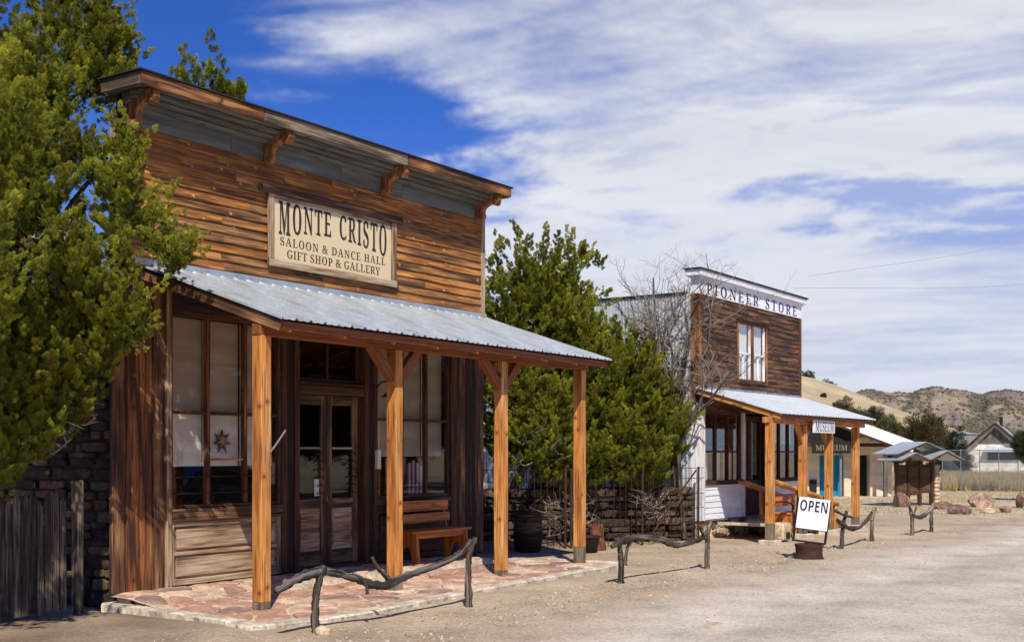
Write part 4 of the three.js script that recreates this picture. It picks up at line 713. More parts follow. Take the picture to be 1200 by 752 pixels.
  for (const [a, b] of [[15.125, 15.785], [15.79, 16.455]]) { const d = P('door', [bx(a, a + 0.1, 0.33, 2.5, -1.12, -1.06, 'y'), bx(b - 0.1, b, 0.33, 2.5, -1.12, -1.06, 'y'), bx(a + 0.101, b - 0.101, 2.38, 2.5, -1.12, -1.06, 'x'), bx(a + 0.101, b - 0.101, 0.33, 1.1, -1.12, -1.065, 'x')], M.darkRed, B); P('pane', bx(a + 0.1, b - 0.1, 1.1, 2.38, -1.09, -1.085, 'x', 0), M.glassDark, d); P('blind', bx(a + 0.1, b - 0.1, 1.2, 2.36, -1.14, -1.135, 'x', 0), M.blind, d); }
  // rubble foundation
  const fd = P('foundation', bx(12.76, 18.42, -0.15, 0.325, -1.1, -0.93, 'x', 0), M.mortar, B), q = rng(711), seeds = [];
  for (let y = -0.05; y < 0.32; y += 0.13) for (let x = 12.76; x < 18.5; x += 0.24) seeds.push([x + rr(-0.08, 0.08, q), y + rr(-0.04, 0.04, q)]);
  cells([[12.76, -0.14], [18.42, -0.14], [18.42, 0.31], [12.76, 0.31]], seeds, 0.022).forEach((p, i) => { if (p.length > 2) P('stone', slab(roughPoly(p, 720 + i, 0.06), 0, 0.03 + 0.03 * q(), (x, y, h) => [x, y, -0.93 + h], 0.05, 730 + i), M.tanStone[Math.floor(q() * 2.4)], fd); });
  P('foundation_cap', bx(12.74, 18.44, 0.312, 0.329, -1.1, -0.84, 'x', 0.004), M.grey, B);
  P('door_step', bx(15.0, 16.6, 0.12, 0.25, -0.86, -0.35, 'x', 0.01), M.concrete, B);
  // porch
  [[12.68, 0.66], [14.52, 0.62], [15.95, 0.66], [17.95, 0.58]].forEach(([x, z], i) => { const y0 = [0, 0.02, 0.03, 0.03][i]; const p = P('porch_post', bx(x - 0.075, x + 0.075, y0 + (i ? 0.2 : 0.34), 2.262, z - 0.075, z + 0.075, 'y', 0.008), M.cedar, B); P('post_foot', bx(x - 0.075, x + 0.075, y0 + 0.03, y0 + (i ? 0.199 : 0.339), z - 0.075, z + 0.075, 'y', 0.008), M.postFoot, p); P('post_base', bx(x - 0.17, x + 0.17, -0.12, y0 + 0.03, z - 0.17, z + 0.17, 'x', 0.012), M.concrete, p); });
  P('porch_beam', bx(12.56, 18.3, 2.264, 2.38, 0.55, 0.69, 'x', 0.006), M.cedar, B);
  for (const x of [14.52, 15.95]) for (const s of [-1, 1]) P('porch_brace', beam([x + s * 0.06, 1.93, 0.62], [x + s * 0.36, 2.28, 0.62], 0.08, 0.11), M.cedar, B);
  const ry = (z) => 2.435 + (0.88 - z) * 0.31;
  for (let k = 0; k < 8; k++) { const x = 12.9 + k * 0.74; P('rafter', beam([x, ry(-0.86) - 0.075, -0.86], [x, ry(0.83) - 0.075, 0.83], 0.05, 0.09, 0.004), M.cedar, B); }
  P('roof_deck', beamQuad([12.74, ry(-0.87) - 0.022, -0.87], [18.34, ry(-0.87) - 0.022, -0.87], [18.34, ry(0.86) - 0.022, 0.86], [12.74, ry(0.86) - 0.022, 0.86], 0.018), M.cedarDark, B);
  P('eave_board', bx(12.74, 18.36, 2.36, 2.425, 0.832, 0.856, 'x'), M.cedarDark, B);
  for (const x of [12.715, 18.355]) P('barge_board', beam([x, ry(-0.86) - 0.065, -0.86], [x, ry(0.86) - 0.065, 0.86], 0.03, 0.11, 0.004), M.cedar, B);
  for (let k = 0; k < 7; k++) { const a = 12.66 + k * 0.825; P('roof_sheet', ribSheet(a, a + 0.823, [ry(-0.885), -0.885], a, a + 0.823, [2.437, 0.90], 0.206, 0.02, 12.66), M.tinWhite, B); }
  P('roof_flashing', bx(12.7, 18.4, 2.965, 3.04, -0.885, -0.865, 'x', 0.002), M.tinOld, B);
  // ramp with rails
  P('ramp', beamQuad([13.4, 0.30, -0.75], [16.6, 0.03, -0.75], [16.6, 0.03, 0.35], [13.4, 0.30, 0.35], 0.06), M.concrete, B);
  for (const [a, b] of [[[13.25, 1.13, 0.48], [17.0, 0.56, 0.48]], [[14.1, 1.10, -0.55], [17.2, 0.58, -0.55]]]) { P('ramp_rail', limb([a, [(a[0] + b[0]) / 2, (a[1] + b[1]) / 2 + 0.01, a[2]], b], [0.065, 0.06], 9, 0.05, 3), M.cedar, B); for (const t of [0.35, 0.97]) P('rail_post', limb([[lerp(a[0], b[0], t), -0.1, a[2]], [lerp(a[0], b[0], t), 0.3, a[2]], [lerp(a[0], b[0], t), lerp(a[1], b[1], t) - 0.05, a[2]]], [0.05, 0.05], 8), M.cedar, B); }
}
{ // hanging white sign under the porch
  const t = T('white_museum_sign', 'small white hanging sign under the porch eave, reading Museum', 'sign', [15.26, 2.10, 0.80]);
  P('sign_panel', bx(-0.62, 0.62, 0, 0.27, -0.02, 0.02, 'x', 0.004), M.whitePaint, t, { local: true });
  const p = new THREE.PlaneGeometry(1.2, 0.25); p.translate(0, 0.135, 0.0225);
  P('sign_lettering', p, std({ roughness: 0.8, map: canvasTex(480, 100, (g, w, h) => { g.fillStyle = '#e9ebee'; g.fillRect(0, 0, w, h); g.fillStyle = '#1a2440'; g.font = 'bold 112px serif'; g.textAlign = 'center'; g.textBaseline = 'middle'; g.save(); g.translate(w / 2, h / 2 + 4); const k = (w - 36) / g.measureText('MUSEUM').width; g.scale(k, 1); g.fillText('MUSEUM', 0, 0); g.restore(); }) }), t, { local: true });
  for (const x of [-0.5, 0.5]) P('hanger', limb([[x, 0.27, 0], [x, 0.31, 0], [x, 0.34, 0]], [0.008, 0.008], 5), M.iron, t, { local: true });
}
// ---------------------------------------------------------------- the adobe museum farther on
const face = (px, d, turn = 0) => { const p = far(px, d); return { pos: [p[0], 0, p[2]], ry: Math.atan2(-FW[0], -FW[1]) + turn }; };
{
  const f = face(1000, 48), K = 0.03357, t = T('adobe_museum', 'cream adobe building with turquoise doors and white sloping roof edge beyond the store', 'building', f.pos, f.ry);
  const X = (px) => (px - 1000) * K, Y = (y) => (583 - y) * K - 0.079, L = { local: true };
  P('wall', [bx(X(900), X(961), -0.1, 2.9, -3.5, 0, 'x', 0.02), bx(X(989.5), X(1006), -0.1, 2.6, -3.5, 0, 'x', 0.02), bx(X(1020), X(1046), -0.1, 2.0, -3.5, 0, 'x', 0.02), bx(X(961), X(989.5), Y(533), 2.75, -3.5, -0.01, 'x', 0), bx(X(1006), X(1020), Y(533), 2.3, -3.5, -0.01, 'x', 0)], M.plaster, t, L);
  const d1 = P('turquoise_door', bx(X(961) + 0.005, X(974.8), -0.08, Y(533) - 0.005, -0.2, -0.14, 'y'), M.turquoise, t, L); P('door_handle', bx(X(973), X(973.6), 0.75, 0.9, -0.139, -0.11, 'y'), M.iron, d1, L);
  P('turquoise_door', bx(X(975.2), X(989.5) - 0.005, -0.08, Y(533) - 0.005, -0.2, -0.14, 'y'), M.turquoise, t, L);
  P('dark_door', bx(X(1006) + 0.005, X(1020) - 0.005, -0.08, Y(533) - 0.005, -0.5, -0.44, 'y'), std({ color: 0x101a18, roughness: 0.7 }), t, L);
  P('downspout', limb([[X(978.5), -0.1, 0.9], [X(978.5), 1.2, 0.9], [X(978.5), 2.2, 0.9]], [0.05, 0.05], 8), M.tinOld, t, L);
  for (const [px, w, m, h] of [[991.5, 0.05, M.jamb, 2.3], [1029, 0.07, M.grey, 1.75], [1042, 0.06, M.plankRed, 1.5]]) P('porch_post', bx(X(px) - w, X(px) + w, -0.1, h, 1.0 - w, 1.0 + w, 'y'), m, t, L);
  P('wall_box', bx(X(949), X(957), Y(577), Y(562), 0.001, 0.09, 'y'), M.blackPaint, t, L);
  P('poster', bx(X(942), X(948), Y(570), Y(552), 0.001, 0.02, 'y', 0.002), M.paper, t, L);
  P('poster_picture', bx(X(943.2), X(946.8), Y(565), Y(558.5), 0.021, 0.026, 'y', 0.002), std({ color: 0x2a5c98 }), t, L);
  const yr = (x) => 2.76 - 0.37 * (x - 0.1);
  P('porch_roof', beamQuad([-5.5, yr(-5.5), -3.6], [1.95, yr(1.95), -3.6], [1.95, yr(1.95), 1.38], [-5.5, yr(-5.5), 1.38], 0.05), M.tinWhite, t, L);
  { const a = [-5.5, yr(-5.5) - 0.18, 1.42], b = [1.95, yr(1.95) - 0.18, 1.42]; P('white_fascia', beam(a, b, 0.05, 0.40, 0.006), M.whitePaint, t, L); P('rake_board', beam([a[0], a[1] - 0.25, 1.40], [b[0], b[1] - 0.25, 1.40], 0.05, 0.09), M.jamb, t, L); }
  P('porch_beam', bx(X(900), X(1046), 1.92, 2.06, 0.93, 1.07, 'x'), M.jamb, t, L);
  P('gable_boards', bx(X(900), X(990), 2.062, 3.2, 0.95, 1.0, 'x', 0), M.blackPaint, t, L);
  P('platform', bx(X(880), X(1062), -0.2, -0.02 + 0.0, 0.002, 1.6, 'x', 0.02), M.concrete, t, L);
  const s = T('black_museum_sign', 'long black board sign with carved Museum letters beyond the porch', 'sign', [0, 0, 0], f.ry); { const v = new THREE.Vector3(X(966), Y(531), 1.12).applyAxisAngle(new THREE.Vector3(0, 1, 0), f.ry); s.position.set(f.pos[0] + v.x, v.y, f.pos[2] + v.z); }
  P('sign_panel', bx(-0.74, 0.74, 0, 0.46, -0.03, 0.03, 'x', 0.01), M.blackPaint, s, L);
  const p = new THREE.PlaneGeometry(1.44, 0.42); p.translate(0, 0.23, 0.0325); P('sign_lettering', p, std({ roughness: 0.8, map: canvasTex(480, 140, (g, w, h) => { g.fillStyle = '#16130f'; g.fillRect(0, 0, w, h); g.fillStyle = '#8f8a78'; g.font = '92px serif'; g.textAlign = 'center'; g.textBaseline = 'middle'; g.fillText('MUSEUM', w / 2, h / 2 + 6); }) }), s, L);
  P('arched_top', (() => { const sh = new THREE.Shape(); sh.moveTo(-0.55, 0.462); sh.lineTo(0.55, 0.462); sh.quadraticCurveTo(0, 0.82, -0.55, 0.462); const g = extrudeXY(sh, 0.04, 0.004); g.translate(0, 0, -0.02); return g; })(), M.blackPaint, s, L);
}
// ---------------------------------------------------------------- things by the street
{ // bench on the saloon porch
  const t = T('porch_bench', 'varnished orange wooden bench below the right shop window', 'bench', [5.0, 0.09, -1.55]), L = { local: true };
  P('seat', bx(-0.72, 0.72, 0.44, 0.475, -0.18, 0.22, 'x', 0.008), M.bench, t, L);
  for (const [y0, y1, z] of [[0.56, 0.70, -0.20], [0.73, 0.89, -0.235]]) { const g = bx(-0.70, 0.70, y0, y1, z - 0.014, z + 0.014, 'x', 0.01); P('back_board', g, M.bench, t, L); }
  for (const s of [-1, 1]) {
    const sh = new THREE.Shape(); sh.moveTo(-0.20, 0.44); sh.lineTo(0.20, 0.44); sh.lineTo(0.24, 0); sh.lineTo(0.14, 0); sh.lineTo(0.06, 0.24); sh.lineTo(-0.06, 0.24); sh.lineTo(-0.14, 0); sh.lineTo(-0.24, 0); sh.closePath();
    const g = extrudeXY(sh, 0.03, 0.004).toNonIndexed(); g.rotateY(-Math.PI / 2); g.translate(s * 0.6 + 0.015, 0, 0.0); P('leg', uvGrain(g, 'y', 2, 0.5, R0(), R0()), M.bench, t, L);
    P('back_support', beam([s * 0.6, 0.3, -0.17], [s * 0.6, 0.88, -0.262], 0.03, 0.05, 0.004), M.bench, t, L);
  }
  P('apron', bx(-0.58, 0.58, 0.36, 0.438, 0.15, 0.17, 'x', 0.005), M.bench, t, L);
}
// hitching rails of crooked branches
const hitch = (label, posts, rails, mat, seed, tf = (p) => p) => {
  posts = posts.map((l) => l.map(tf)); rails = rails.map((l) => l.map(tf));
  const b = posts[0][0], t = T('hitching_rail', label, 'hitching rail', [b[0], groundY(b[0], b[2]), b[2]], 0, 'hitching rails along the street');
  posts.forEach((p, i) => { const q = p.map((v, k) => (k ? v : [v[0], groundY(v[0], v[2]) - 0.15, v[2]])); P('post', uvL(limb(q, p.r ?? [0.044, 0.036, 0.034, 0.028], 10, 0.5, seed + i, 9)), M.branch, t); });
  rails.forEach((p, i) => P(i ? 'stub' : 'rail', uvL(limb(p, i ? [0.026, 0.016] : [0.030, 0.050, 0.036, 0.046, 0.033, 0.038, 0.024], 10, 0.55, seed + 20 + i, 9)), mat, t));
};
const uvL = (g) => { const u = g.attributes.uv; const o = R0(), p = R0(); for (let i = 0; i < u.count; i++) u.setXY(i, u.getX(i) * 0.4 + o, u.getY(i) * 0.6 + p); return g; };
hitch('crooked dark branch hitching rail in front of the saloon porch', [[[-0.50, 0, 1.28], [-0.50, 0.2, 1.27], [-0.47, 0.42, 1.28], [-0.40, 0.60, 1.30]], [[2.00, 0, 1.30], [1.98, 0.3, 1.30], [2.02, 0.52, 1.28], [2.14, 0.72, 1.28]]],
  [[[-0.98, 0.40, 1.22], [-0.62, 0.52, 1.25], [-0.35, 0.54, 1.27], [0.05, 0.44, 1.28], [0.45, 0.33, 1.30], [0.95, 0.40, 1.28], [1.5, 0.47, 1.27], [1.85, 0.56, 1.27], [2.08, 0.70, 1.26]], [[0.02, 0.47, 1.28], [0.16, 0.40, 1.33], [0.19, 0.27, 1.34]], [[0.62, 0.38, 1.26], [0.50, 0.50, 1.22], [0.42, 0.62, 1.20]]], M.branchDark, 801, (p) => [p[0] - 0.17, p[1], p[2] + 0.14]);
hitch('grey branch hitching rail between the saloon and the store', [[[5.20, 0, 1.53], [5.20, 0.25, 1.53], [5.16, 0.45, 1.53], [5.08, 0.56, 1.53]], [[7.70, 0, 1.62], [7.76, 0.25, 1.6], [7.84, 0.5, 1.58], [7.98, 0.64, 1.57]]],
  [[[4.92, 0.46, 1.55], [5.25, 0.52, 1.54], [5.6, 0.54, 1.54], [6.3, 0.48, 1.55], [6.8, 0.36, 1.55], [7.3, 0.37, 1.56], [7.7, 0.44, 1.57], [7.95, 0.60, 1.57]], [[5.32, 0.18, 1.53], [5.36, 0.38, 1.53], [5.48, 0.52, 1.53]], [[7.78, 0.36, 1.59], [7.58, 0.50, 1.6], [7.50, 0.60, 1.6]]], M.branch, 831, (p) => [p[0] - 0.25, p[1], p[2] + 0.15]);
hitch('short sagging branch hitching rail beside the OPEN sign', [[[12.78, 0, 2.02], [12.88, 0.22, 2.01], [12.98, 0.42, 2.0], [13.14, 0.62, 2.0]], [[14.62, 0, 2.0], [14.63, 0.25, 2.0], [14.66, 0.45, 2.0], [14.70, 0.58, 2.0]]],
  [[[12.60, 0.50, 2.03], [12.85, 0.40, 2.02], [13.3, 0.30, 2.01], [13.8, 0.28, 2.0], [14.3, 0.38, 2.0], [14.62, 0.52, 2.0]], [[12.6, 0.66, 2.0], [12.95, 0.56, 2.03], [13.35, 0.50, 2.05]], [[14.6, 0.36, 2.0], [14.75, 0.48, 2.0], [14.86, 0.60, 2.0]]], M.branch, 861, (p) => [12.128 + (p[0] - 12.78) * 1.308, p[1], p[2] + lerp(0.21, 0.03, clamp((p[0] - 12.78) / 1.84))]);
hitch('short dark branch hitching rail in front of the information kiosk', [[[17.10, 0, 2.1], [17.1, 0.2, 2.1], [17.05, 0.4, 2.1], [16.88, 0.58, 2.1]], [[18.58, 0, 2.1], [18.58, 0.25, 2.1], [18.62, 0.42, 2.1], [18.74, 0.56, 2.1]]],
  [[[16.95, 0.42, 2.1], [17.2, 0.36, 2.1], [17.7, 0.30, 2.1], [18.2, 0.36, 2.1], [18.55, 0.44, 2.1], [18.8, 0.50, 2.1]], [[17.12, 0.3, 2.1], [17.3, 0.44, 2.1], [17.38, 0.54, 2.1]]], M.branch, 891, (p) => [p[0] - 0.3, p[1], p[2] + 0.08]);
P2stone([-0.66, 0, 1.50], 0.11, 'small pale stone at the foot of the hitching post', 811);
function P2stone(p, s, label, seed, m = M.tanStone[1], sy = 0.55) { const g = rock(s, s * sy, s * 0.8, seed); g.translate(p[0], groundY(p[0], p[2]) + s * sy * 0.45, p[2]); one('rock', label, 'rock', g, m); }
{ // OPEN sign standing in an old wheel rim
  const f = face(948.5, 20.05, 0.12), t = T('open_sign', 'white OPEN sign board tilting in a black frame on a rusty wheel rim', 'sign', [f.pos[0], groundY(f.pos[0], f.pos[2]), f.pos[2]], f.ry), L = { local: true };
  const rim = new THREE.LatheGeometry([[0.05, 0.20], [0.17, 0.20], [0.19, 0.235], [0.225, 0.25], [0.24, 0.235], [0.222, 0.20], [0.215, 0.12], [0.222, 0.05], [0.245, 0.01], [0.22, -0.02]].map((p) => new THREE.Vector2(...p)), 32); P('wheel_rim', rim, M.rust, t, L);
  P('hub', [new THREE.CylinderGeometry(0.06, 0.08, 0.07, 16).translate(0, 0.235, 0)], M.rust, t, L);
  const fr = P('frame', [bx(-0.292, -0.255, 0, 0.72, -0.015, 0.015, 'y'), bx(0.255, 0.292, 0, 0.72, -0.015, 0.015, 'y'), bx(-0.254, 0.254, 0, 0.03, -0.015, 0.015, 'x'), bx(-0.254, 0.254, 0.212, 0.235, -0.015, 0.015, 'x'), bx(-0.254, 0.254, 0.68, 0.70, -0.015, 0.015, 'x')], M.frameBlack, t, { ...L, pos: [0, 0.265, 0], rot: [0, 0, -0.13] });
  P('sign_panel', bx(-0.268, 0.268, 0.222, 0.735, 0.016, 0.026, 'x', 0.002), M.whitePaint, fr, L);
  const p = new THREE.PlaneGeometry(0.53, 0.505); p.translate(0, 0.4785, 0.0285);
  P('sign_lettering', p, std({ roughness: 0.7, map: canvasTex(540, 500, (g, w, h) => { g.fillStyle = '#eceef2'; g.fillRect(0, 0, w, h); g.fillStyle = '#15163a'; g.font = 'bold 160px sans-serif'; g.textAlign = 'center'; g.textBaseline = 'alphabetic'; g.save(); g.translate(w / 2, 214); const k = (w - 30) / g.measureText('OPEN').width; g.scale(k, 1.55); g.fillText('OPEN', 0, 0); g.restore(); }) }), fr, L);
}
// picket fence left of the saloon
{
  const t = T('picket_fence', 'weathered picket fence in tree shade at the left of the saloon', 'fence', [-2.4, 0, -1.7]), q = rng(901), z = -1.7;
  P('fence_post', bx(-1.12, -1.02, -0.2, 1.40, z - 0.05, z + 0.05, 'y', 0.012), M.picket, t); P('fence_post', bx(-3.6, -3.5, -0.2, 1.38, z - 0.05, z + 0.05, 'y', 0.012), M.picket, t);
  for (const y of [0.35, 1.0]) P('rail', bx(-4.2, -1.12, y, y + 0.07, z - 0.07, z - 0.025, 'x'), M.picket, t);
  for (let x = -1.24; x > -4.2; x -= 0.092) { const h = 1.25 + rr(-0.05, 0.05, q), w = 0.036, sh = new THREE.Shape(); sh.moveTo(-w, 0); sh.lineTo(w, 0); sh.lineTo(w, h - 0.06); sh.lineTo(w * 0.3, h); sh.lineTo(-w * 0.3, h); sh.lineTo(-w, h - 0.06); sh.closePath(); const g = extrudeXY(sh, 0.016, 0.002).toNonIndexed(); g.rotateZ(rr(-0.02, 0.02, q)); g.translate(x, -0.02 + rr(0, 0.05, q), z - 0.02); P('picket', uvGrain(g, 'y', 2, 0.5, R0(), R0()), M.picket, t); }
}
// wire fence and ledge wall between the buildings
{
  const A = [7.4, -2.5], Bp = [12.7, -0.72], at = (t) => [lerp(A[0], Bp[0], t), lerp(A[1], Bp[1], t)], gy = (x, z) => groundY(x, z);
  const t = T('wire_fence', 'rusty wire fence with thin pipe posts in front of the stone ledge', 'fence', [10, 0.1, -2.0]);
  for (const k of [0.02, 0.36, 0.385, 0.70, 0.97]) { const [x, z] = at(k); P('fence_post', limb([[x, gy(x, z) - 0.2, z], [x, 0.7, z], [x + 0.01, 1.42, z]], [0.024, 0.024], 7), M.rust, t); }
  for (const y of [0.35, 0.62, 0.9, 1.2, 1.4]) { const a = at(0), c = at(0.5), b = at(1); P('wire', limb([[a[0], y, a[1]], [c[0], y - 0.03, c[1]], [b[0], y, b[1]]], [0.006, 0.006], 4), M.iron, t); }
  const vs = []; for (let k = 0; k <= 1; k += 0.026) { const [x, z] = at(k); vs.push(limb([[x, gy(x, z), z], [x, 0.7, z], [x, 1.38, z]], [0.006, 0.006], 3, 0, 1, 1)); } P('wire_mesh', vs, M.rust, t, { kind: 'stuff' });
  P('brace_wire', limb([[11.2, 0.15, -1.1], [11.9, 0.8, -0.95], [12.5, 1.35, -0.8]], [0.018, 0.018], 6), M.rust, t);
  // old stone ledge behind
  const A2 = [7.2, -4.4], B2 = [12.74, -0.98], Lw = Math.hypot(B2[0] - A2[0], B2[1] - A2[1]), w = T('stone_ledge_wall', 'low dry-stone wall of flat courses in the shade behind the wire fence', 'wall', [A2[0], 0, A2[1]], -Math.atan2(B2[1] - A2[1], B2[0] - A2[0])), q = rng(911);
  P('core', bx(0, Lw, -0.1, 1.02, -0.5, -0.06, 'x', 0), M.mud, w, { local: true });
  for (let y = -0.08, k = 0; y < 1.02; k++) { const h = rr(0.08, 0.2, q), off = -0.06 + rr(0, 0.05, q); let x = rr(-0.2, 0, q); while (x < Lw) { const v = Math.min(rr(0.25, 0.9, q), Lw - x + 0.02), o = [[-v / 2, -h / 2], [v / 2, -h / 2], [v / 2, h / 2], [-v / 2, h / 2]].map(([a, b]) => [a * 0.97, b * 0.86]), c = [x + v / 2, y + h / 2]; P('stone', slab(roughPoly(o, k * 50 + Math.round(x * 9), 0.12), 0, 0.05 + 0.10 * q(), (a, b, e) => [c[0] + a, c[1] + b, off + e], 0.10, Math.round(x * 31) + k), M.ledge[Math.floor(q() * 3)], w, { local: true }); x += v; } y += h; }
  // barrel and pots in the shade
  const b = T('dark_barrel', 'dark barrel standing in the shade right of the saloon porch', 'barrel', [8.3, groundY(8.3, -2.0), -2.0]); b.scale.setScalar(0.86); P('barrel_body', new THREE.LatheGeometry([[0, 0], [0.25, 0], [0.29, 0.2], [0.30, 0.4], [0.28, 0.62], [0.25, 0.8], [0.22, 0.8], [0.22, 0.74], [0, 0.74]].map((p) => new THREE.Vector2(...p)), 24), M.plankDark, b, { local: true }); for (const y of [0.12, 0.3, 0.52, 0.7]) { const g = new THREE.TorusGeometry(0.285 - Math.abs(y - 0.4) * 0.06, 0.012, 6, 28); g.rotateX(Math.PI / 2); g.translate(0, y, 0); P('hoop', g, M.iron, b, { local: true }); }
  const c = T('black_planter', 'small black planter pot beside the last saloon porch post', 'planter', [9.0, groundY(9, -1.2), -1.2]); P('pot', new THREE.LatheGeometry([[0, 0], [0.15, 0], [0.2, 0.26], [0.22, 0.27], [0.22, 0.3], [0.18, 0.3], [0.17, 0.25], [0, 0.25]].map((p) => new THREE.Vector2(...p)), 20), M.iron, c, { local: true }); P('soil', new THREE.CylinderGeometry(0.175, 0.175, 0.02, 16).translate(0, 0.262, 0), M.plankDark, c, { local: true });
  const st = limb([[9.55, groundY(9.5, -1.3) - 0.05, -1.35], [9.55, 0.2, -1.35], [9.57, 0.42, -1.36]], [0.17, 0.13, 0.12], 12, 0.25, 5); one('tree_stump', 'reddish old tree stump beside the black planter', 'stump', st, M.plankRed);
}
// store bench
{
  const t = T('store_bench', 'orange wooden bench with iron arms beside the store ramp', 'bench', [15.2, 0.02, 0.15]), L = { local: true };
  P('seat', bx(-0.6, 0.6, 0.40, 0.44, -0.2, 0.2, 'x'), M.bench, t, L); P('back_board', bx(-0.6, 0.6, 0.55, 0.80, -0.24, -0.2, 'x'), M.bench, t, L);
  for (const s of [-0.55, 0.55]) { P('leg', bx(s - 0.03, s + 0.03, 0, 0.398, -0.2, 0.2, 'y'), M.bench, t, L); P('iron_arm', limb([[s, 0.44, 0.19], [s, 0.60, 0.20], [s, 0.66, 0.05], [s, 0.64, -0.19]], [0.016, 0.016], 6), M.iron, t, L); }
}
{ const t = T('tan_block', 'square pale sandstone block beside the store porch post', 'stone block', [13.45, -0.02, 0.55]); P('block', bx(-0.2, 0.2, 0, 0.34, -0.16, 0.16, 'x', 0.03, { su: 0.8, sv: 0.8 }), M.tanStone[1], t, { local: true }); P('recess_cover', bx(-0.08, 0.08, 0.03, 0.16, 0.161, 0.19, 'x', 0.02), M.iron, t, { local: true }); }
// information kiosk
{
  const p = far(1072, 40), t = T('information_kiosk', 'three-panelled notice kiosk with small metal roofs beyond the store', 'kiosk', [p[0], 0, p[2]], -0.45), L = { local: true };
  for (const x of [-0.81, -0.30, 0.25, 0.81]) P('post', bx(x - 0.055, x + 0.055, -0.2, 1.45, -0.055, 0.055, 'y'), M.jamb, t, L);
  for (const [a, b, y0, y1] of [[-0.755, -0.356, 0.36, 1.30], [-0.244, 0.194, 0.30, 1.54], [0.306, 0.754, 0.36, 1.30]]) { const f = P('panel_frame', bx(a, b, y0, y0 + 0.07, -0.03, 0.045, 'x'), M.jamb, t, L); P('panel_rail', bx(a, b, y1 - 0.07, y1, -0.03, 0.045, 'x'), M.jamb, f, L); P('notice_panel', bx(a + 0.002, b - 0.002, y0 + 0.071, y1 - 0.071, -0.02, 0.02, 'x', 0.004), M.cork, f, L); }
  P('upper_bar', bx(-0.244, 0.194, 1.2, 1.28, 0.021, 0.05, 'x'), M.jamb, t, L);
  const gable = (cx, w, e, r, z0, z1, nm) => { for (const s of [-1, 1]) { const pr = P(nm, beamQuad([cx + s * w, e, z0], [cx, r, z0], [cx, r, z1], [cx + s * w, e, z1], 0.03), M.tin, t, L); P('barge', beam([cx + s * w, e - 0.05, z1 - 0.01], [cx, r - 0.05, z1 - 0.01], 0.03, 0.06, 0.003), M.jamb, pr, L); } };
  gable(0.0, 1.36, 1.66, 2.05, -0.55, 0.5, 'main_roof'); gable(0.70, 0.86, 1.46, 1.76, -0.25, 0.75, 'side_roof'); gable(-0.75, 0.72, 1.46, 1.70, -0.25, 0.75, 'side_roof');
  P('roof_beam', [bx(-1.2, 1.2, 1.52, 1.60, -0.05, 0.05, 'x')], M.jamb, t, L);
  const q = rng(921), pl = P('stone_pillar', bx(0.90, 1.10, -0.1, 1.30, -0.1, 0.1, 'y', 0.02), M.mortar, t, L); for (let y = 0; y < 1.25; y += 0.13) for (const x of [0.95, 1.05]) P('stone', rock(0.075, 0.06, 0.07, Math.round(y * 100 + x * 10)).translate(x + rr(-0.01, 0.01, q), y + 0.06, 0.075), M.tanStone[Math.floor(q() * 2)], pl, L);
}
// rocks by the yard
P2stone([30.0, 0, -1.9], 0.38, 'upright red rock in front of the information kiosk', 931, M.redRock[0], 0.9);
P2stone([29.6, 0, -0.5], 0.42, 'flat red slab rock just right of the kiosk', 932, M.redRock[0], 0.38);
P2stone([26.6, 0, 0.75], 0.42, 'long low red rock at the near edge of the yard', 933, M.redRock[0], 0.5);
P2stone([31.5, 0, 0.20], 0.52, 'largest boxy red rock in the yard group', 934, M.redRock[1], 0.62);
P2stone([27.4, 0, 1.35], 0.26, 'small pale rock before the boxy red rock', 935, M.tanStone[1], 0.5);
P2stone([28.3, 0, 1.62], 0.24, 'small pink rock beside the pale rock in the yard', 936, M.redRock[1], 0.6);
P2stone([31.6, 0, 1.55], 0.40, 'tall dark red rock at the right edge of the yard', 937, M.redRock[0], 1.0);
P2stone([30.3, 0, 1.85], 0.17, 'tiny pale rock between the pink rock and the tall one', 938, M.tanStone[1], 0.7);
// chain link fence
{
  const a = far(1105, 56), b = far(1290, 52), t = T('chain_link_fence', 'chain-link fence across the dry yard before the white house', 'fence', [a[0], 0, a[2]]), N = 8, vs = [];
  for (let i = 0; i <= N; i++) { const x = lerp(a[0], b[0], i / N), z = lerp(a[2], b[2], i / N); P('fence_post', limb([[x, -0.2, z], [x, 0.8, z], [x, 1.85, z]], [0.02, 0.02], 6), M.tinOld, t); }
  P('top_rail', limb([[a[0], 1.8, a[2]], [(a[0] + b[0]) / 2, 1.8, (a[2] + b[2]) / 2], [b[0], 1.8, b[2]]], [0.014, 0.014], 6), M.tinOld, t);
  for (let i = 0; i < 90; i++) { const u = i / 90, s = 0.9 / Math.hypot(b[0] - a[0], b[2] - a[2]) * 1.9; for (const d of [-1, 1]) { const u2 = clamp(u + d * s); vs.push(limb([[lerp(a[0], b[0], u), 0.02, lerp(a[2], b[2], u)], [lerp(a[0], b[0], (u + u2) / 2), 0.9, lerp(a[2], b[2], (u + u2) / 2)], [lerp(a[0], b[0], u2), 1.78, lerp(a[2], b[2], u2)]], [0.005, 0.005], 3, 0, 1, 1)); } }
  P('wire_mesh', vs, M.tinOld, t, { kind: 'stuff' });
}
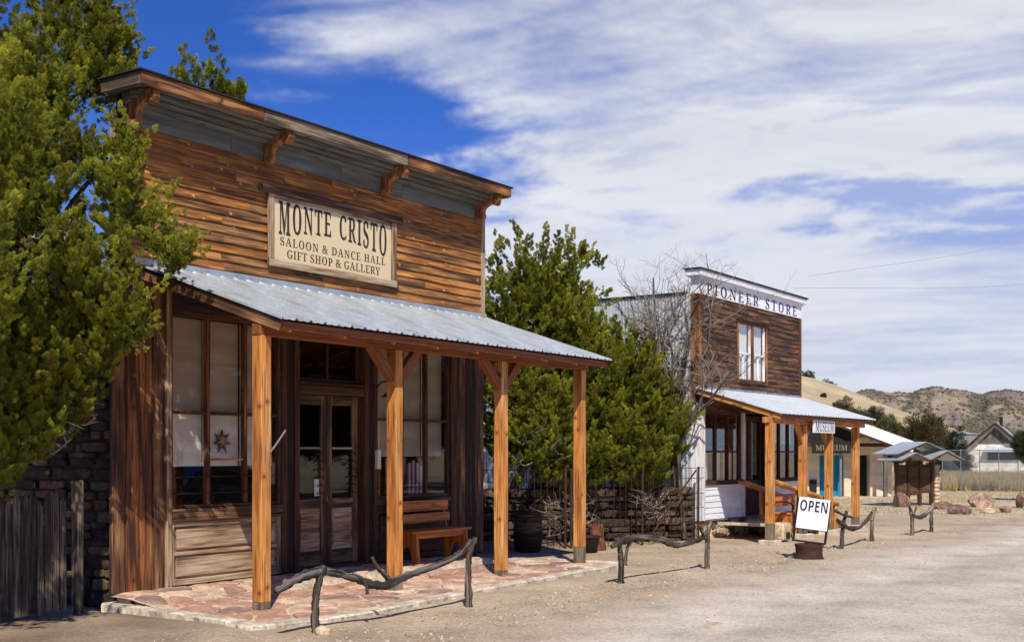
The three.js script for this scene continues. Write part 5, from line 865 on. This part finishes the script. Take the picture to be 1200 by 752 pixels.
// white house and sheds far off
{
  const f = face(1167, 105, -0.42), t = T('white_house', 'white gabled house with grey metal roof beyond the chain-link fence', 'house', f.pos, f.ry), L = { local: true }, h = 2.1; t.scale.set(1.2, 1.1, 1.2);
  const sh = new THREE.Shape(); sh.moveTo(-h, 0); sh.lineTo(h, 0); sh.lineTo(h, 1.7); sh.lineTo(0, 3.75); sh.lineTo(-h, 1.7); sh.closePath();
  P('wall', uvGrain(extrudeXY(sh, 8, 0).toNonIndexed().translate(0, 0, -8), 'x', 1, 1, 0, 0), M.whiteWall, t, L);
  const gb = new THREE.Shape(); gb.moveTo(-1.15, 2.25); gb.lineTo(1.15, 2.25); gb.lineTo(0, 3.5); gb.closePath(); P('gable_boards', uvGrain(extrudeXY(gb, 0.05, 0).toNonIndexed().translate(0, 0, 0.002), 'y', 2, 0.5, 0, 0), M.grey, t, L);
  for (const s of [-1, 1]) { P('roof', beamQuad([s * (h + 0.4), 1.40, -8.4], [0, 3.86, -8.4], [0, 3.86, 0.5], [s * (h + 0.4), 1.40, 0.5], -0.08), M.tin, t, L); P('barge_board', beam([s * (h + 0.4), 1.36, 0.5], [0, 3.82, 0.5], 0.05, 0.2, 0.005), M.plankDark, t, L); }
  const w = P('window', bx(-0.5, 1.6, 0.95, 1.55, 0.002, 0.06, 'x'), M.plankDark, t, L); P('awning', beamQuad([-0.7, 1.95, 0.05], [1.75, 1.95, 0.05], [1.85, 1.6, 0.6], [-0.8, 1.6, 0.6], 0.04), M.tinWhite, w, L); for (const x of [-0.42, 0.28, 0.98]) P('pane', bx(x, x + 0.55, 1.0, 1.5, 0.061, 0.075, 'x', 0), M.glassDark, w, L);
  P('chimney_pipe', limb([[0.3, 3.5, -2.5], [0.3, 4.0, -2.5], [0.3, 4.4, -2.5]], [0.12, 0.12], 8), M.iron, t, L);
  const g = face(1136, 150, 0.2), s = T('pale_metal_shed', 'pale blue metal shed behind the trees left of the white house', 'shed', g.pos, g.ry);
  P('wall', bx(-1.5, 1.3, 0, 4.0, -4, 0, 'x', 0.02), std({ color: 0x9fb0c4, roughness: 0.6 }), s, L); for (let k = 0; k < 6; k++) P('wall_sheet', bx(-1.48 + k * 0.46, -1.04 + k * 0.46, 0, 3.96, 0.001, 0.04, 'y', 0.02), M.tinOld, s, L); P('brick_chimney', bx(1.31, 2.2, 0, 4.1, -1.2, 0, 'y', 0.03), std({ color: 0x7c4a38, roughness: 0.95 }), s, L); P('roof', beamQuad([-1.6, 4.0, 0.2], [1.4, 4.0, 0.2], [1.4, 4.3, -4.2], [-1.6, 4.3, -4.2], 0.05), M.tin, s, L);
}
// wires over the street
for (const [a, b, l, sag] of [[[930, 26, 5.2], [1420, 30, 6.6], 'lower thin overhead wire crossing the pale sky at the right', 0.35], [[948, 27, 5.6], [1420, 27, 7.6], 'upper thin overhead wire crossing the pale sky at the right', 0.3]]) { const p = far(a[0], a[1], a[2]), q = far(b[0], b[1], b[2]); one('power_line', l, 'wire', limb([p, [(p[0] + q[0]) / 2, (p[1] + q[1]) / 2 - sag, (p[2] + q[2]) / 2], q], [0.0045, 0.0045], 5, 0, 1, 12), std({ color: 0x9d9fa6, roughness: 0.6 })); }
// ---------------------------------------------------------------- trees
// a juniper spray: short scaly twiglets round a bent shoot
function spray(seed, n = 84, wide = 0.5) {
  const r = rng(seed), pos = [];
  for (let i = 0; i < n; i++) {
    const t = (i + r()) / n, a = i * 2.4 + r(), R = wide * (1 - t * 0.6) * (0.3 + 0.7 * r()), o = new THREE.Vector3(Math.cos(a) * R * 0.45, t * 0.55, Math.sin(a) * R * 0.45);
    const tip = new THREE.Vector3(Math.cos(a) * R, t * 0.55 + 0.10 + 0.16 * r(), Math.sin(a) * R), d = tip.clone().sub(o), s = d.clone().cross(new THREE.Vector3(r() - 0.5, r() - 0.5, r() - 0.5)).normalize().multiplyScalar(0.026 + 0.02 * r()), m = o.clone().addScaledVector(d, 0.5), u = d.clone().cross(s).normalize().multiplyScalar(0.035);
    const A = m.clone().add(s), C = m.clone().sub(s), D = m.clone().add(u);
    for (const [x, y, z] of [[o, A, tip], [o, tip, C], [o, D, tip]]) pos.push(x.x, x.y, x.z, y.x, y.y, y.z, z.x, z.y, z.z);
  }
  return fromTris(pos);
}
const SPR = spray(1001), SPR2 = spray(1002, 34, 0.7);
// crown of sprays spread through blobs [x, y, z, rx, ry, rz, share]
function crown(parent, blobs, N, size, seed, cols, o = {}) {
  const r = rng(seed), m = new THREE.Matrix4(), q = new THREE.Quaternion(), c = new THREE.Color(), base = parent.position, list = [];
  const tot = blobs.reduce((s, b) => s + (b[6] ?? 1), 0), up = o.up ?? 0.9;
  let guard = 0;
  while (list.length < N && guard++ < N * 30) {
    let k = r() * tot, bi = 0; while (k > (blobs[bi][6] ?? 1) && bi < blobs.length - 1) { k -= blobs[bi][6] ?? 1; bi++; } const b = blobs[bi];
    const th = r() * 6.283, cz = 2 * r() - 1, s = Math.sqrt(1 - cz * cz), rad = Math.pow(r(), o.shell ?? 0.28), n = new THREE.Vector3(s * Math.cos(th), cz, s * Math.sin(th));
    // uneven outline: lobes pushed out or in with direction
    const lobe = 0.72 + 0.62 * vn(n.x * 2.6 + 7 + b[0], n.y * 2.6 + n.z * 3.1 + 9, 0, 0, seed + bi);
    const p = new THREE.Vector3(b[0] + n.x * b[3] * rad * lobe, b[1] + n.y * b[4] * rad * lobe, b[2] + n.z * b[5] * rad * lobe);
    const cl = 0.5 * vn(p.x * 1.9 + 5, p.y * 1.9 + p.z * 2.3, 0, 0, seed + 71) + 0.5 * vn(p.x * 3.7, p.y * 3.7 + p.z * 3.3, 0, 0, seed + 77); if (cl < (o.gap ?? 0.40)) continue;
    if (p.y < (o.floor ?? -9)) continue; if (o.keep && !o.keep(p)) continue;
    if (o.clump) { // a tapering tuft of sprays
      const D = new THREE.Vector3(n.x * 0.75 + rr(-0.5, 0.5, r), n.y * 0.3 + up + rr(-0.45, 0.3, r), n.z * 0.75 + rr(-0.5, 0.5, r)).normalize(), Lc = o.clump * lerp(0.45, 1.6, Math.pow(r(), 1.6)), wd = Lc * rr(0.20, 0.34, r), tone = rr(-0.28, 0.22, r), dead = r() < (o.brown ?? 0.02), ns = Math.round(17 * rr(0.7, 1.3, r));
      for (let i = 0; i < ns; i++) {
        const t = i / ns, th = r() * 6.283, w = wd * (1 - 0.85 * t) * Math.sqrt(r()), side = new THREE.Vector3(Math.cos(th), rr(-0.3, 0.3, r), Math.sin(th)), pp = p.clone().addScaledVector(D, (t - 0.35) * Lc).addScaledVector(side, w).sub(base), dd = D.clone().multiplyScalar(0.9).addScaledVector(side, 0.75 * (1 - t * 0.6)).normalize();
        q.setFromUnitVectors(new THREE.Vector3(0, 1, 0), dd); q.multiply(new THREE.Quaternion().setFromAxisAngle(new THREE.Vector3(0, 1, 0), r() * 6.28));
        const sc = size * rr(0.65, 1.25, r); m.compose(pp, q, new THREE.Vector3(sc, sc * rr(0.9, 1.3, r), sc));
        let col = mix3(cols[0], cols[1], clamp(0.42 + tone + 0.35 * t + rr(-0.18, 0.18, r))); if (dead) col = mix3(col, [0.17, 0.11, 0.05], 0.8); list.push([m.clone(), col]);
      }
      continue;
    }
    const dir = new THREE.Vector3(n.x * 0.8 + rr(-0.35, 0.35, r), n.y * 0.35 + up + rr(-0.25, 0.25, r), n.z * 0.8 + rr(-0.35, 0.35, r)).normalize();
    q.setFromUnitVectors(new THREE.Vector3(0, 1, 0), dir); q.multiply(new THREE.Quaternion().setFromAxisAngle(new THREE.Vector3(0, 1, 0), r() * 6.28));
    const sc = size * rr(0.6, 1.35, r); p.sub(base); m.compose(p, q, new THREE.Vector3(sc * rr(0.75, 1.15, r), sc * rr(0.9, 1.5, r), sc * rr(0.75, 1.15, r)));
    const t = clamp(cl * 1.1 - 0.15 + rr(-0.25, 0.25, r)); let col = mix3(cols[0], cols[1], t); if (r() < (o.brown ?? 0.03)) col = [0.16, 0.10, 0.04];
    list.push([m.clone(), col]);
  }
  const im = new THREE.InstancedMesh(o.geo ?? SPR, o.mat ?? M.leaf, list.length); list.forEach(([mm, cc], i) => { im.setMatrixAt(i, mm); im.setColorAt(i, c.setRGB(...cc)); });
  im.name = 'crown'; im.userData.kind = 'stuff'; im.castShadow = im.receiveShadow = true; parent.add(im); return im;
}
const limbs = (parent, name, list, mat, seed) => P(name, list.map(([pts, rad], i) => limb(pts, rad, 7, 0.2, seed + i, 4)), mat, parent);
// dead grey twigs inside the crown
function deadTwigs(parent, cen, rad, n, seed, mat = M.deadwood) {
  const r = rng(seed), L = []; for (let i = 0; i < n; i++) { const a = r() * 6.28, e = rr(-0.4, 0.7, r), l = rr(0.4, 1, r), o = [cen[0] + rr(-0.3, 0.3, r) * rad[0], cen[1] + rr(-0.5, 0.5, r) * rad[1], cen[2] + rr(-0.3, 0.3, r) * rad[2]], d = [Math.cos(a) * rad[0] * l, e * rad[1] * l * 0.6, Math.sin(a) * rad[2] * l], mid = [o[0] + d[0] * 0.5 + rr(-0.1, 0.1, r), o[1] + d[1] * 0.5 + rr(-0.12, 0.12, r), o[2] + d[2] * 0.5], en = [o[0] + d[0], o[1] + d[1], o[2] + d[2]]; L.push(limb([o, mid, en], [0.022, 0.012, 0.004], 5, 0, 1, 3)); for (let k = 0; k < 3; k++) { const t = rr(0.4, 0.9, r), s = [lerp(mid[0], en[0], t), lerp(mid[1], en[1], t), lerp(mid[2], en[2], t)]; L.push(limb([s, [s[0] + rr(-0.12, 0.12, r), s[1] + rr(-0.05, 0.16, r), s[2] + rr(-0.12, 0.12, r)], [s[0] + rr(-0.28, 0.28, r), s[1] + rr(-0.1, 0.3, r), s[2] + rr(-0.28, 0.28, r)]], [0.009, 0.006, 0.003], 4, 0, 1, 2)); } }
  return P('dead_branches', L, mat, parent);
}
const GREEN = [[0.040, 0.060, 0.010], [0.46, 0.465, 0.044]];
{ // big juniper at the left
  const t = T('juniper_tree', 'big ragged juniper overhanging the left end of the saloon', 'tree', [-1.55, -0.1, -2.9]);
  limbs(t, 'trunk', [[[[-1.55, -0.3, -2.9], [-1.6, 0.8, -2.85], [-1.45, 2.2, -2.7], [-1.5, 3.8, -2.8], [-0.9, 6.0, -3.0]], [0.22, 0.18, 0.15, 0.11, 0.05]]], M.bark, 1011);
  [[[[-1.55, 1.2, -2.8], [-1.3, 2.2, -2.2], [-1.1, 2.9, -1.5], [-0.85, 3.6, -0.9]], [0.10, 0.07, 0.04, 0.015]], [[[-1.5, 0.9, -2.8], [-1.9, 1.8, -2.3], [-2.2, 2.6, -1.8], [-2.6, 3.8, -1.5]], [0.11, 0.08, 0.05, 0.02]], [[[-1.5, 2.4, -2.7], [-1.1, 3.4, -2.5], [-0.9, 4.3, -2.2], [-0.6, 5.0, -1.8]], [0.09, 0.07, 0.04, 0.015]], [[[-1.5, 0.7, -2.8], [-1.8, 1.1, -2.2], [-2.0, 1.3, -1.7], [-2.1, 1.45, -1.4]], [0.06, 0.045, 0.03, 0.012]]].forEach((b, i) => limbs(t, 'branch', [b], M.bark, 1021 + i));
  deadTwigs(t, [-1.1, 3.5, -1.8], [0.8, 1.2, 0.6], 30, 1031); deadTwigs(t, [-1.5, 2.1, -1.9], [0.8, 0.8, 0.6], 22, 1032);
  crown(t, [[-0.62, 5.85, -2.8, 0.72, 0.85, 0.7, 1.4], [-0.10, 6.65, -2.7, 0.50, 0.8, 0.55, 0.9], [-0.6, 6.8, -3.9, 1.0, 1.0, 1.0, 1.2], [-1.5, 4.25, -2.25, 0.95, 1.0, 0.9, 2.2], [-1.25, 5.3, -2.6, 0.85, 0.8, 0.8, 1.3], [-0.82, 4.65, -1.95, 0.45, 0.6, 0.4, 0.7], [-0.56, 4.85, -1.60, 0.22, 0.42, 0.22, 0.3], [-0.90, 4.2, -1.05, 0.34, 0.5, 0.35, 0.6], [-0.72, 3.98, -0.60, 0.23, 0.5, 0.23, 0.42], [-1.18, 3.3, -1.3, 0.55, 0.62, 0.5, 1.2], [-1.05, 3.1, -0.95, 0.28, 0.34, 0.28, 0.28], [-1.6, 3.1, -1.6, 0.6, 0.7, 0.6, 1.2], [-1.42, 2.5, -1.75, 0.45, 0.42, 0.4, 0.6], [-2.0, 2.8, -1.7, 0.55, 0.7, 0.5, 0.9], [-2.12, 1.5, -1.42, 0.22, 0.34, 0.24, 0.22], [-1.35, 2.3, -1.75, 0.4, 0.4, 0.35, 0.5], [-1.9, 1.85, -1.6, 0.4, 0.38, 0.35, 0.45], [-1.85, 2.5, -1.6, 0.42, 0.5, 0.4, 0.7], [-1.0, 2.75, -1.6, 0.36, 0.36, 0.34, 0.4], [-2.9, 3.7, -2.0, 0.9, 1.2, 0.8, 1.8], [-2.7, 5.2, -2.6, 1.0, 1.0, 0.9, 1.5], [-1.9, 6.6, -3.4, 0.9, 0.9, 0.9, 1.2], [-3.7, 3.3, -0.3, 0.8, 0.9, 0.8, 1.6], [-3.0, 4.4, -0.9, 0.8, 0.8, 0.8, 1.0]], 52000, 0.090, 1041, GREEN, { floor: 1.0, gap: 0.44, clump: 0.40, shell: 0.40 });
}
{ // junipers behind the saloon roof line
  const p = at3(240, 88, -5.0), t = T('juniper_tree', 'juniper top peeking over the saloon cornice', 'tree', [p[0], 0, p[2]]), Y = p[1];
  limbs(t, 'trunk', [[[[p[0], -0.2, p[2]], [p[0], 4, p[2]], [p[0], Y - 0.2, p[2]]], [0.15, 0.1, 0.03]]], M.bark, 1051);
  crown(t, [[p[0] + 0.1, Y - 0.5, p[2], 0.20, 0.72, 0.2, 1.2], [p[0] + 0.42, Y - 0.6, p[2] + 0.1, 0.18, 0.55, 0.2, 0.8], [p[0] - 0.3, Y - 0.7, p[2], 0.18, 0.6, 0.2, 0.8], [p[0] - 0.75, Y - 0.85, p[2], 0.12, 0.4, 0.15, 0.3], [p[0], Y - 1.5, p[2], 0.7, 0.8, 0.6, 1]], 2200, 0.15, 1052, GREEN, { floor: 4, clump: 0.5, shell: 0.4, gap: 0.3 });
}
function at3(px, py, z) { const dx = FW[0] + (px - 600) / 1430 * RT[0], dz = FW[1] + (px - 600) / 1430 * RT[1], s = (z - 9.579) / dz; return [-9.39 + dx * s, 1.7 + (530 - py) / 1430 * s, z]; }
{ // the bushy juniper between saloon and store
  const t = T('juniper_tree', 'full bushy green juniper growing between the saloon and the store', 'tree', [10.3, 0, -3.2]);
  limbs(t, 'trunk', [[[[10.2, -0.2, -3.1], [10.2, 0.8, -3.1], [10.3, 2, -2.8], [10.3, 4, -3.0], [10.4, 5.6, -3.0]], [0.2, 0.17, 0.13, 0.08, 0.03]], [[[10.1, -0.1, -3.2], [9.7, 0.8, -3.3], [9.3, 1.8, -2.6], [9.2, 3, -2.6]], [0.13, 0.1, 0.07, 0.03]]], M.bark, 1061);
  [[[[10.2, 1.2, -3.0], [10.8, 1.6, -2.3], [11.4, 2.2, -1.9], [11.7, 3.0, -1.7]], [0.09, 0.07, 0.045, 0.02]], [[[10.2, 0.9, -3.1], [11.0, 1.2, -2.4], [11.7, 1.5, -2.2], [12.1, 2.0, -2.0]], [0.08, 0.06, 0.04, 0.015]]].forEach((b, i) => limbs(t, 'branch', [b], M.bark, 1071 + i));
  deadTwigs(t, [9.5, 1.9, -2.5], [0.9, 0.9, 0.6], 22, 1081, M.twig); deadTwigs(t, [11.2, 1.6, -2.2], [0.9, 0.7, 0.6], 20, 1082);
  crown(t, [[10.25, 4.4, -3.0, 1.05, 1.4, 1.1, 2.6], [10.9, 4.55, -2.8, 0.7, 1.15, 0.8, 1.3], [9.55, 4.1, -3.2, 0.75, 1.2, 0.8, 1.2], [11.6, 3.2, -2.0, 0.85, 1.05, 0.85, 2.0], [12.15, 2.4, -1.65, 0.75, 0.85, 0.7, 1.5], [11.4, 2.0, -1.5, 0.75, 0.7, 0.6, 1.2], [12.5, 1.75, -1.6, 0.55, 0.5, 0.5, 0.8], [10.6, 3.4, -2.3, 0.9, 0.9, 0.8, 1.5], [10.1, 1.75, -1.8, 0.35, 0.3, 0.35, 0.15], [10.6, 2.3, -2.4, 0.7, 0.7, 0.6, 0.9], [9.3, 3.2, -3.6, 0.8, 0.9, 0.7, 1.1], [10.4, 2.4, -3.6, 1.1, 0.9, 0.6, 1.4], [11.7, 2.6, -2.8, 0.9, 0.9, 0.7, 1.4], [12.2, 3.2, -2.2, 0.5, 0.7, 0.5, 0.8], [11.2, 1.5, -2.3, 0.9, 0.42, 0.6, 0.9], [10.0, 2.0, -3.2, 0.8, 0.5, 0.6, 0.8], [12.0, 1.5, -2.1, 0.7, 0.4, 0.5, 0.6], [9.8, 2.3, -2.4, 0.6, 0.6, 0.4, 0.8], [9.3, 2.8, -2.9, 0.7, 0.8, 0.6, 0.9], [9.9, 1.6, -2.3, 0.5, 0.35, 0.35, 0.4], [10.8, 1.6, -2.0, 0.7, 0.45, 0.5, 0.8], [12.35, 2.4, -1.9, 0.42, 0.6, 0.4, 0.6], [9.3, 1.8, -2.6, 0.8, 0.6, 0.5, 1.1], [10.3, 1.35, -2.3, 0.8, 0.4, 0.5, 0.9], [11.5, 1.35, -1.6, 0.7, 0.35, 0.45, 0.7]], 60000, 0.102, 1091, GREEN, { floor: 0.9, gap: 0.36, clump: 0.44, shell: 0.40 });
}
// bare trees
function bareTree(name, label, base, h, spread, seed, mat = M.twig, lean = [0, 0], o = {}) {
  const t = T(name, label, 'tree', base), r = rng(seed), big = [], small = [];
  const grow = (p, d, len, rad, lv) => {
    const n = 3, pts = [p]; let q = new THREE.Vector3(...p); const v = d.clone();
    for (let i = 0; i < n; i++) { const wv = lv === 0 ? 0.10 : lv === 1 ? 0.3 : 0.5; v.add(new THREE.Vector3(rr(-wv, wv, r), rr(-0.10, 0.22, r) + (lv < 2 ? 0.12 : 0), rr(-wv, wv, r))).normalize(); q = q.clone().addScaledVector(v, len / n); pts.push([q.x, q.y, q.z]); }
    (lv < 2 ? big : small).push(limb(pts, [rad, rad * 0.8, rad * 0.55], lv < 2 ? 7 : 4, lv < 2 ? 0.25 : 0, seed + lv, lv < 2 ? 4 : 2));
    if (lv >= 5 || rad < 0.003) return; const k = lv === 0 ? 7 : lv < 2 ? 5 : lv < 4 ? 3 : 2;
    for (let i = 0; i < k; i++) { const tt = lv === 0 ? rr(0.5, 1, r) : rr(0.3, 1, r), idx = Math.min(n - 1, Math.floor(tt * n)), f = tt * n - idx, o = pts[idx].map((x, a) => lerp(x, pts[idx + 1][a], f)); const a = r() * 6.28, sp = spread * (lv ? 1.6 : 1), w = new THREE.Vector3(Math.cos(a) * sp, rr(lv > 1 ? -0.4 : 0.0, 0.8, r), Math.sin(a) * sp).add(v.clone().multiplyScalar(0.6)).normalize(); grow(o, w, len * (lv > 1 ? rr(0.42, 0.7, r) : rr(0.42, 0.66, r)), rad * rr(0.42, 0.6, r), lv + 1); }
  };
  const stems = o.stems ?? 1; for (let i = 0; i < stems; i++) { const a = i * 2.3 + seed; grow(base, new THREE.Vector3(lean[0] + (stems > 1 ? 0.10 * Math.cos(a) : 0), 1, lean[1] + (stems > 1 ? 0.10 * Math.sin(a) : 0)).normalize(), h * (stems > 1 ? rr(0.46, 0.54, r) : 0.42), h * (stems > 1 ? 0.0095 : 0.02), 0); }
  P('trunk', big, M.bark, t); P('bare_twigs', small, mat, t);
}
bareTree('bare_tree', 'leafless tangled tree standing against the store corner', [12.5, 0.0, -1.05], 6.3, 0.5, 1111, M.twig, [-0.10, -0.15], { stems: 2 });
{ const b = T('dry_brush', 'tangle of dry grey brush along the wire fence', 'brush', [10.5, 0.1, -2.2]); deadTwigs(b, [10.2, 0.55, -2.15], [1.6, 0.5, 0.25], 30, 1121, M.twig); deadTwigs(b, [11.8, 0.6, -1.35], [0.9, 0.5, 0.2], 22, 1122, M.twig); }
bareTree('bare_tree', 'leafless tree top showing above the bushy juniper', [15.2, 0.0, -5.2], 6.9, 0.7, 1103);
bareTree('bare_tree', 'leafless twigs just right of the saloon cornice end', [11.4, 0.0, -6.4], 7.3, 0.7, 1105);
// trees farther off
function farTree(label, px, d, y0, y1, wpx, seed, cols, o = {}) {
  const p = far(px, d), k = d / 1430, Y = (y) => 1.7 + (530 - y) * k, b = Y(y0), h = Y(y1), w = wpx * k / 2, base = o.ground ?? groundY(p[0], p[2]);
  const t = T(o.name ?? 'tree', label, o.cat ?? 'tree', [p[0], base, p[2]]);
  limbs(t, 'trunk', [[[[p[0], base - 0.2, p[2]], [p[0] + 0.02 * w, lerp(base, h, 0.4), p[2]], [p[0], lerp(base, h, 0.85), p[2]]], [w * 0.10, w * 0.07, w * 0.02]], [[[p[0], lerp(base, h, 0.2), p[2]], [p[0] + 0.3 * w, lerp(base, h, 0.45), p[2] + 0.1 * w], [p[0] + 0.55 * w, lerp(base, h, 0.7), p[2]]], [w * 0.06, w * 0.04, w * 0.015]]], M.bark, seed);
  const c = (b + h) / 2, r = rng(seed + 3), bl = []; for (let i = 0; i < (o.n ?? 6); i++) { const a = r() * 6.28, q = Math.sqrt(r()) * 0.62; bl.push([p[0] + Math.cos(a) * w * q, lerp(b, h, 0.3 + 0.45 * r()), p[2] + Math.sin(a) * w * q, w * rr(0.4, 0.6, r), (h - b) * rr(0.26, 0.4, r), w * rr(0.4, 0.6, r), 1]); }
  crown(t, bl, o.N ?? 420, w * (o.s ?? 0.42), seed + 5, cols, { floor: b, gap: o.gap ?? 0.36, geo: SPR2, up: o.up ?? 0.5, brown: o.brown ?? 0.05, shell: 0.35 });
}
const OLIVE = [[0.06, 0.065, 0.022], [0.19, 0.17, 0.055]], DARK = [[0.022, 0.034, 0.014], [0.075, 0.10, 0.035]];
farTree('broad olive-brown tree behind the museum roof, left of the pair', 1050, 95, 545, 489, 46, 1201, OLIVE, { N: 700, n: 8 });
farTree('broad olive-brown tree behind the information kiosk roof', 1080, 92, 548, 488, 50, 1203, OLIVE, { N: 700, n: 8, brown: 0.3 });
farTree('dark green upright tree between the kiosk and the white house', 1113, 96, 560, 499, 32, 1205, DARK, { N: 600 });
farTree('low dark tree at the left wall of the white house', 1127, 100, 562, 528, 30, 1207, DARK, { N: 420 });
farTree('low dark bush behind the right side of the kiosk', 1103, 90, 562, 534, 26, 1208, DARK, { N: 420 });
farTree('round dark green juniper at the right edge, before the white house', 1214, 44, 550, 508, 46, 1209, DARK, { N: 1300, n: 9, s: 0.3, gap: 0.3 });
const hillAt = (px, t) => hillPt((px - 600) / 1430 * (300 + t) - 42, t);
[[947, 447, 16, 12, 'dark bush high on the grassy hill beside the store corner', 1221], [972, 459, 20, 12, 'purplish bush on the crest of the grassy hill', 1223], [966, 466, 8, 6, 'tiny bush on the open slope of the grassy hill', 1225], [985, 490, 24, 20, 'dark tree low on the grassy hill above the store porch', 1227], [1004, 496, 26, 18, 'bushy tree on the grassy hill left of the hill foot', 1229], [1020, 503, 30, 25, 'largest dark tree at the foot of the grassy hill', 1231], [1036, 510, 22, 20, 'rounded tree where the grassy hill meets the mountains', 1233]].forEach(([px, py, w, hh, l, s]) => {
  let q, best = 1e9; for (let t = 0; t > -150; t -= 2) { const c = hillAt(px, t), dd = (c[0] + 9.39) * FW[0] + (c[2] - 9.579) * FW[1], e = Math.abs(530 - (c[1] - 1.7) * 1430 / dd - py); if (e < best - 0.3) { best = e; q = c; } }
  const d = (q[0] + 9.39) * FW[0] + (q[2] - 9.579) * FW[1], u = 600 + 1430 * ((q[0] + 9.39) * RT[0] + (q[2] - 9.579) * RT[1]) / d, yb = 530 - (q[1] - 1.7) * 1430 / d;
  farTree(l, u, d, yb + 2, yb - hh, w, s, px === 972 ? [[0.06, 0.05, 0.045], [0.13, 0.11, 0.08]] : px > 980 && px < 1010 ? OLIVE : DARK, { N: 260, ground: q[1] - 0.3 });
});
// across the street, behind the viewer: what the shop windows mirror
const streetTree = (label, x, z, w, h, seed, cols) => {
  const t = T('street_tree', label, 'tree', [x, -0.1, z]); P('trunk', limb([[x, -0.3, z], [x + 0.1, h * 0.4, z], [x, h * 0.85, z]], [w * 0.12, w * 0.08, w * 0.03], 8, 0.2, seed), M.bark, t);
  crown(t, [[x, h * 0.6, z, w, h * 0.36, w, 2], [x + w * 0.6, h * 0.45, z, w * 0.6, h * 0.25, w * 0.6, 1], [x - w * 0.6, h * 0.5, z + 0.5, w * 0.6, h * 0.28, w * 0.6, 1]], 900, w * 0.36, seed, cols, { geo: SPR2, gap: 0.3, shell: 0.35, floor: h * 0.12 });
};
streetTree('wide dark juniper across the street, nearest the saloon', 15, 21, 2.6, 6.5, 1301, DARK); streetTree('tall dark juniper across the street beyond the parked car', 21, 24, 2.4, 7.5, 1303, DARK); streetTree('low olive tree across the street behind the parked car', 27, 22, 2.8, 5.5, 1305, OLIVE); streetTree('farthest dark juniper across the street', 36, 26, 3.2, 7, 1307, DARK); streetTree('olive tree across the street facing the store', 45, 30, 3.5, 7.5, 1309, OLIVE);
{ // parked car
  const t = T('parked_car', 'dark blue car parked across the street from the saloon', 'car', [12.2, -0.1, 9.9]), L = { local: true }, paint = new THREE.MeshPhysicalMaterial({ color: 0x10182e, roughness: 0.35, clearcoat: 1, clearcoatRoughness: 0.05, metalness: 0.3 });
  const side = new THREE.Shape(); side.moveTo(-2.2, 0.32); side.lineTo(-1.85, 0.28); side.absarc(-1.38, 0.32, 0.37, Math.PI, 0, true); side.lineTo(0.98, 0.28); side.absarc(1.38, 0.32, 0.37, Math.PI, 0, true); side.lineTo(2.15, 0.30); side.quadraticCurveTo(2.28, 0.55, 2.18, 0.72); side.quadraticCurveTo(1.8, 0.88, 1.0, 0.94); side.lineTo(-1.7, 0.98); side.quadraticCurveTo(-2.25, 0.95, -2.26, 0.6); side.closePath();
  P('body', extrudeXY(side, 1.66, 0.05).translate(0, 0, -0.83), paint, t, L);
  const cab = new THREE.Shape(); cab.moveTo(-1.75, 0.96); cab.quadraticCurveTo(-1.4, 1.38, -1.0, 1.42); cab.lineTo(0.1, 1.42); cab.quadraticCurveTo(0.55, 1.3, 1.0, 0.93); cab.closePath(); P('cabin', extrudeXY(cab, 1.36, 0.06).translate(0, 0, -0.68), paint, t, L);
  for (const s of [-1, 1]) { const w = new THREE.Shape(); w.moveTo(-1.45, 1.0); w.quadraticCurveTo(-1.2, 1.32, -0.95, 1.34); w.lineTo(0.08, 1.34); w.quadraticCurveTo(0.42, 1.25, 0.74, 1.0); w.closePath(); P('side_window', extrudeXY(w, 0.01, 0).translate(0, 0, s * 0.745 - 0.005), std({ color: 0x0a0c10, roughness: 0.08 }), t, L); P('headlight', bx(2.10, 2.20, 0.58, 0.72, s * 0.62 - 0.16, s * 0.62 + 0.16, 'x', 0.03), M.steel, t, L); }
  for (const x of [-1.38, 1.38]) for (const s of [-1, 1]) { const c = new THREE.CylinderGeometry(0.32, 0.32, 0.2, 24); c.rotateX(Math.PI / 2); c.translate(x, 0.32, s * 0.74); const w = P('wheel', c, M.blackPaint, t, L); const h = new THREE.CylinderGeometry(0.19, 0.19, 0.02, 16); h.rotateX(Math.PI / 2); h.translate(x, 0.32, s * 0.85); P('rim', h, M.steel, w, L); }
}
renderer.render(scene, camera);
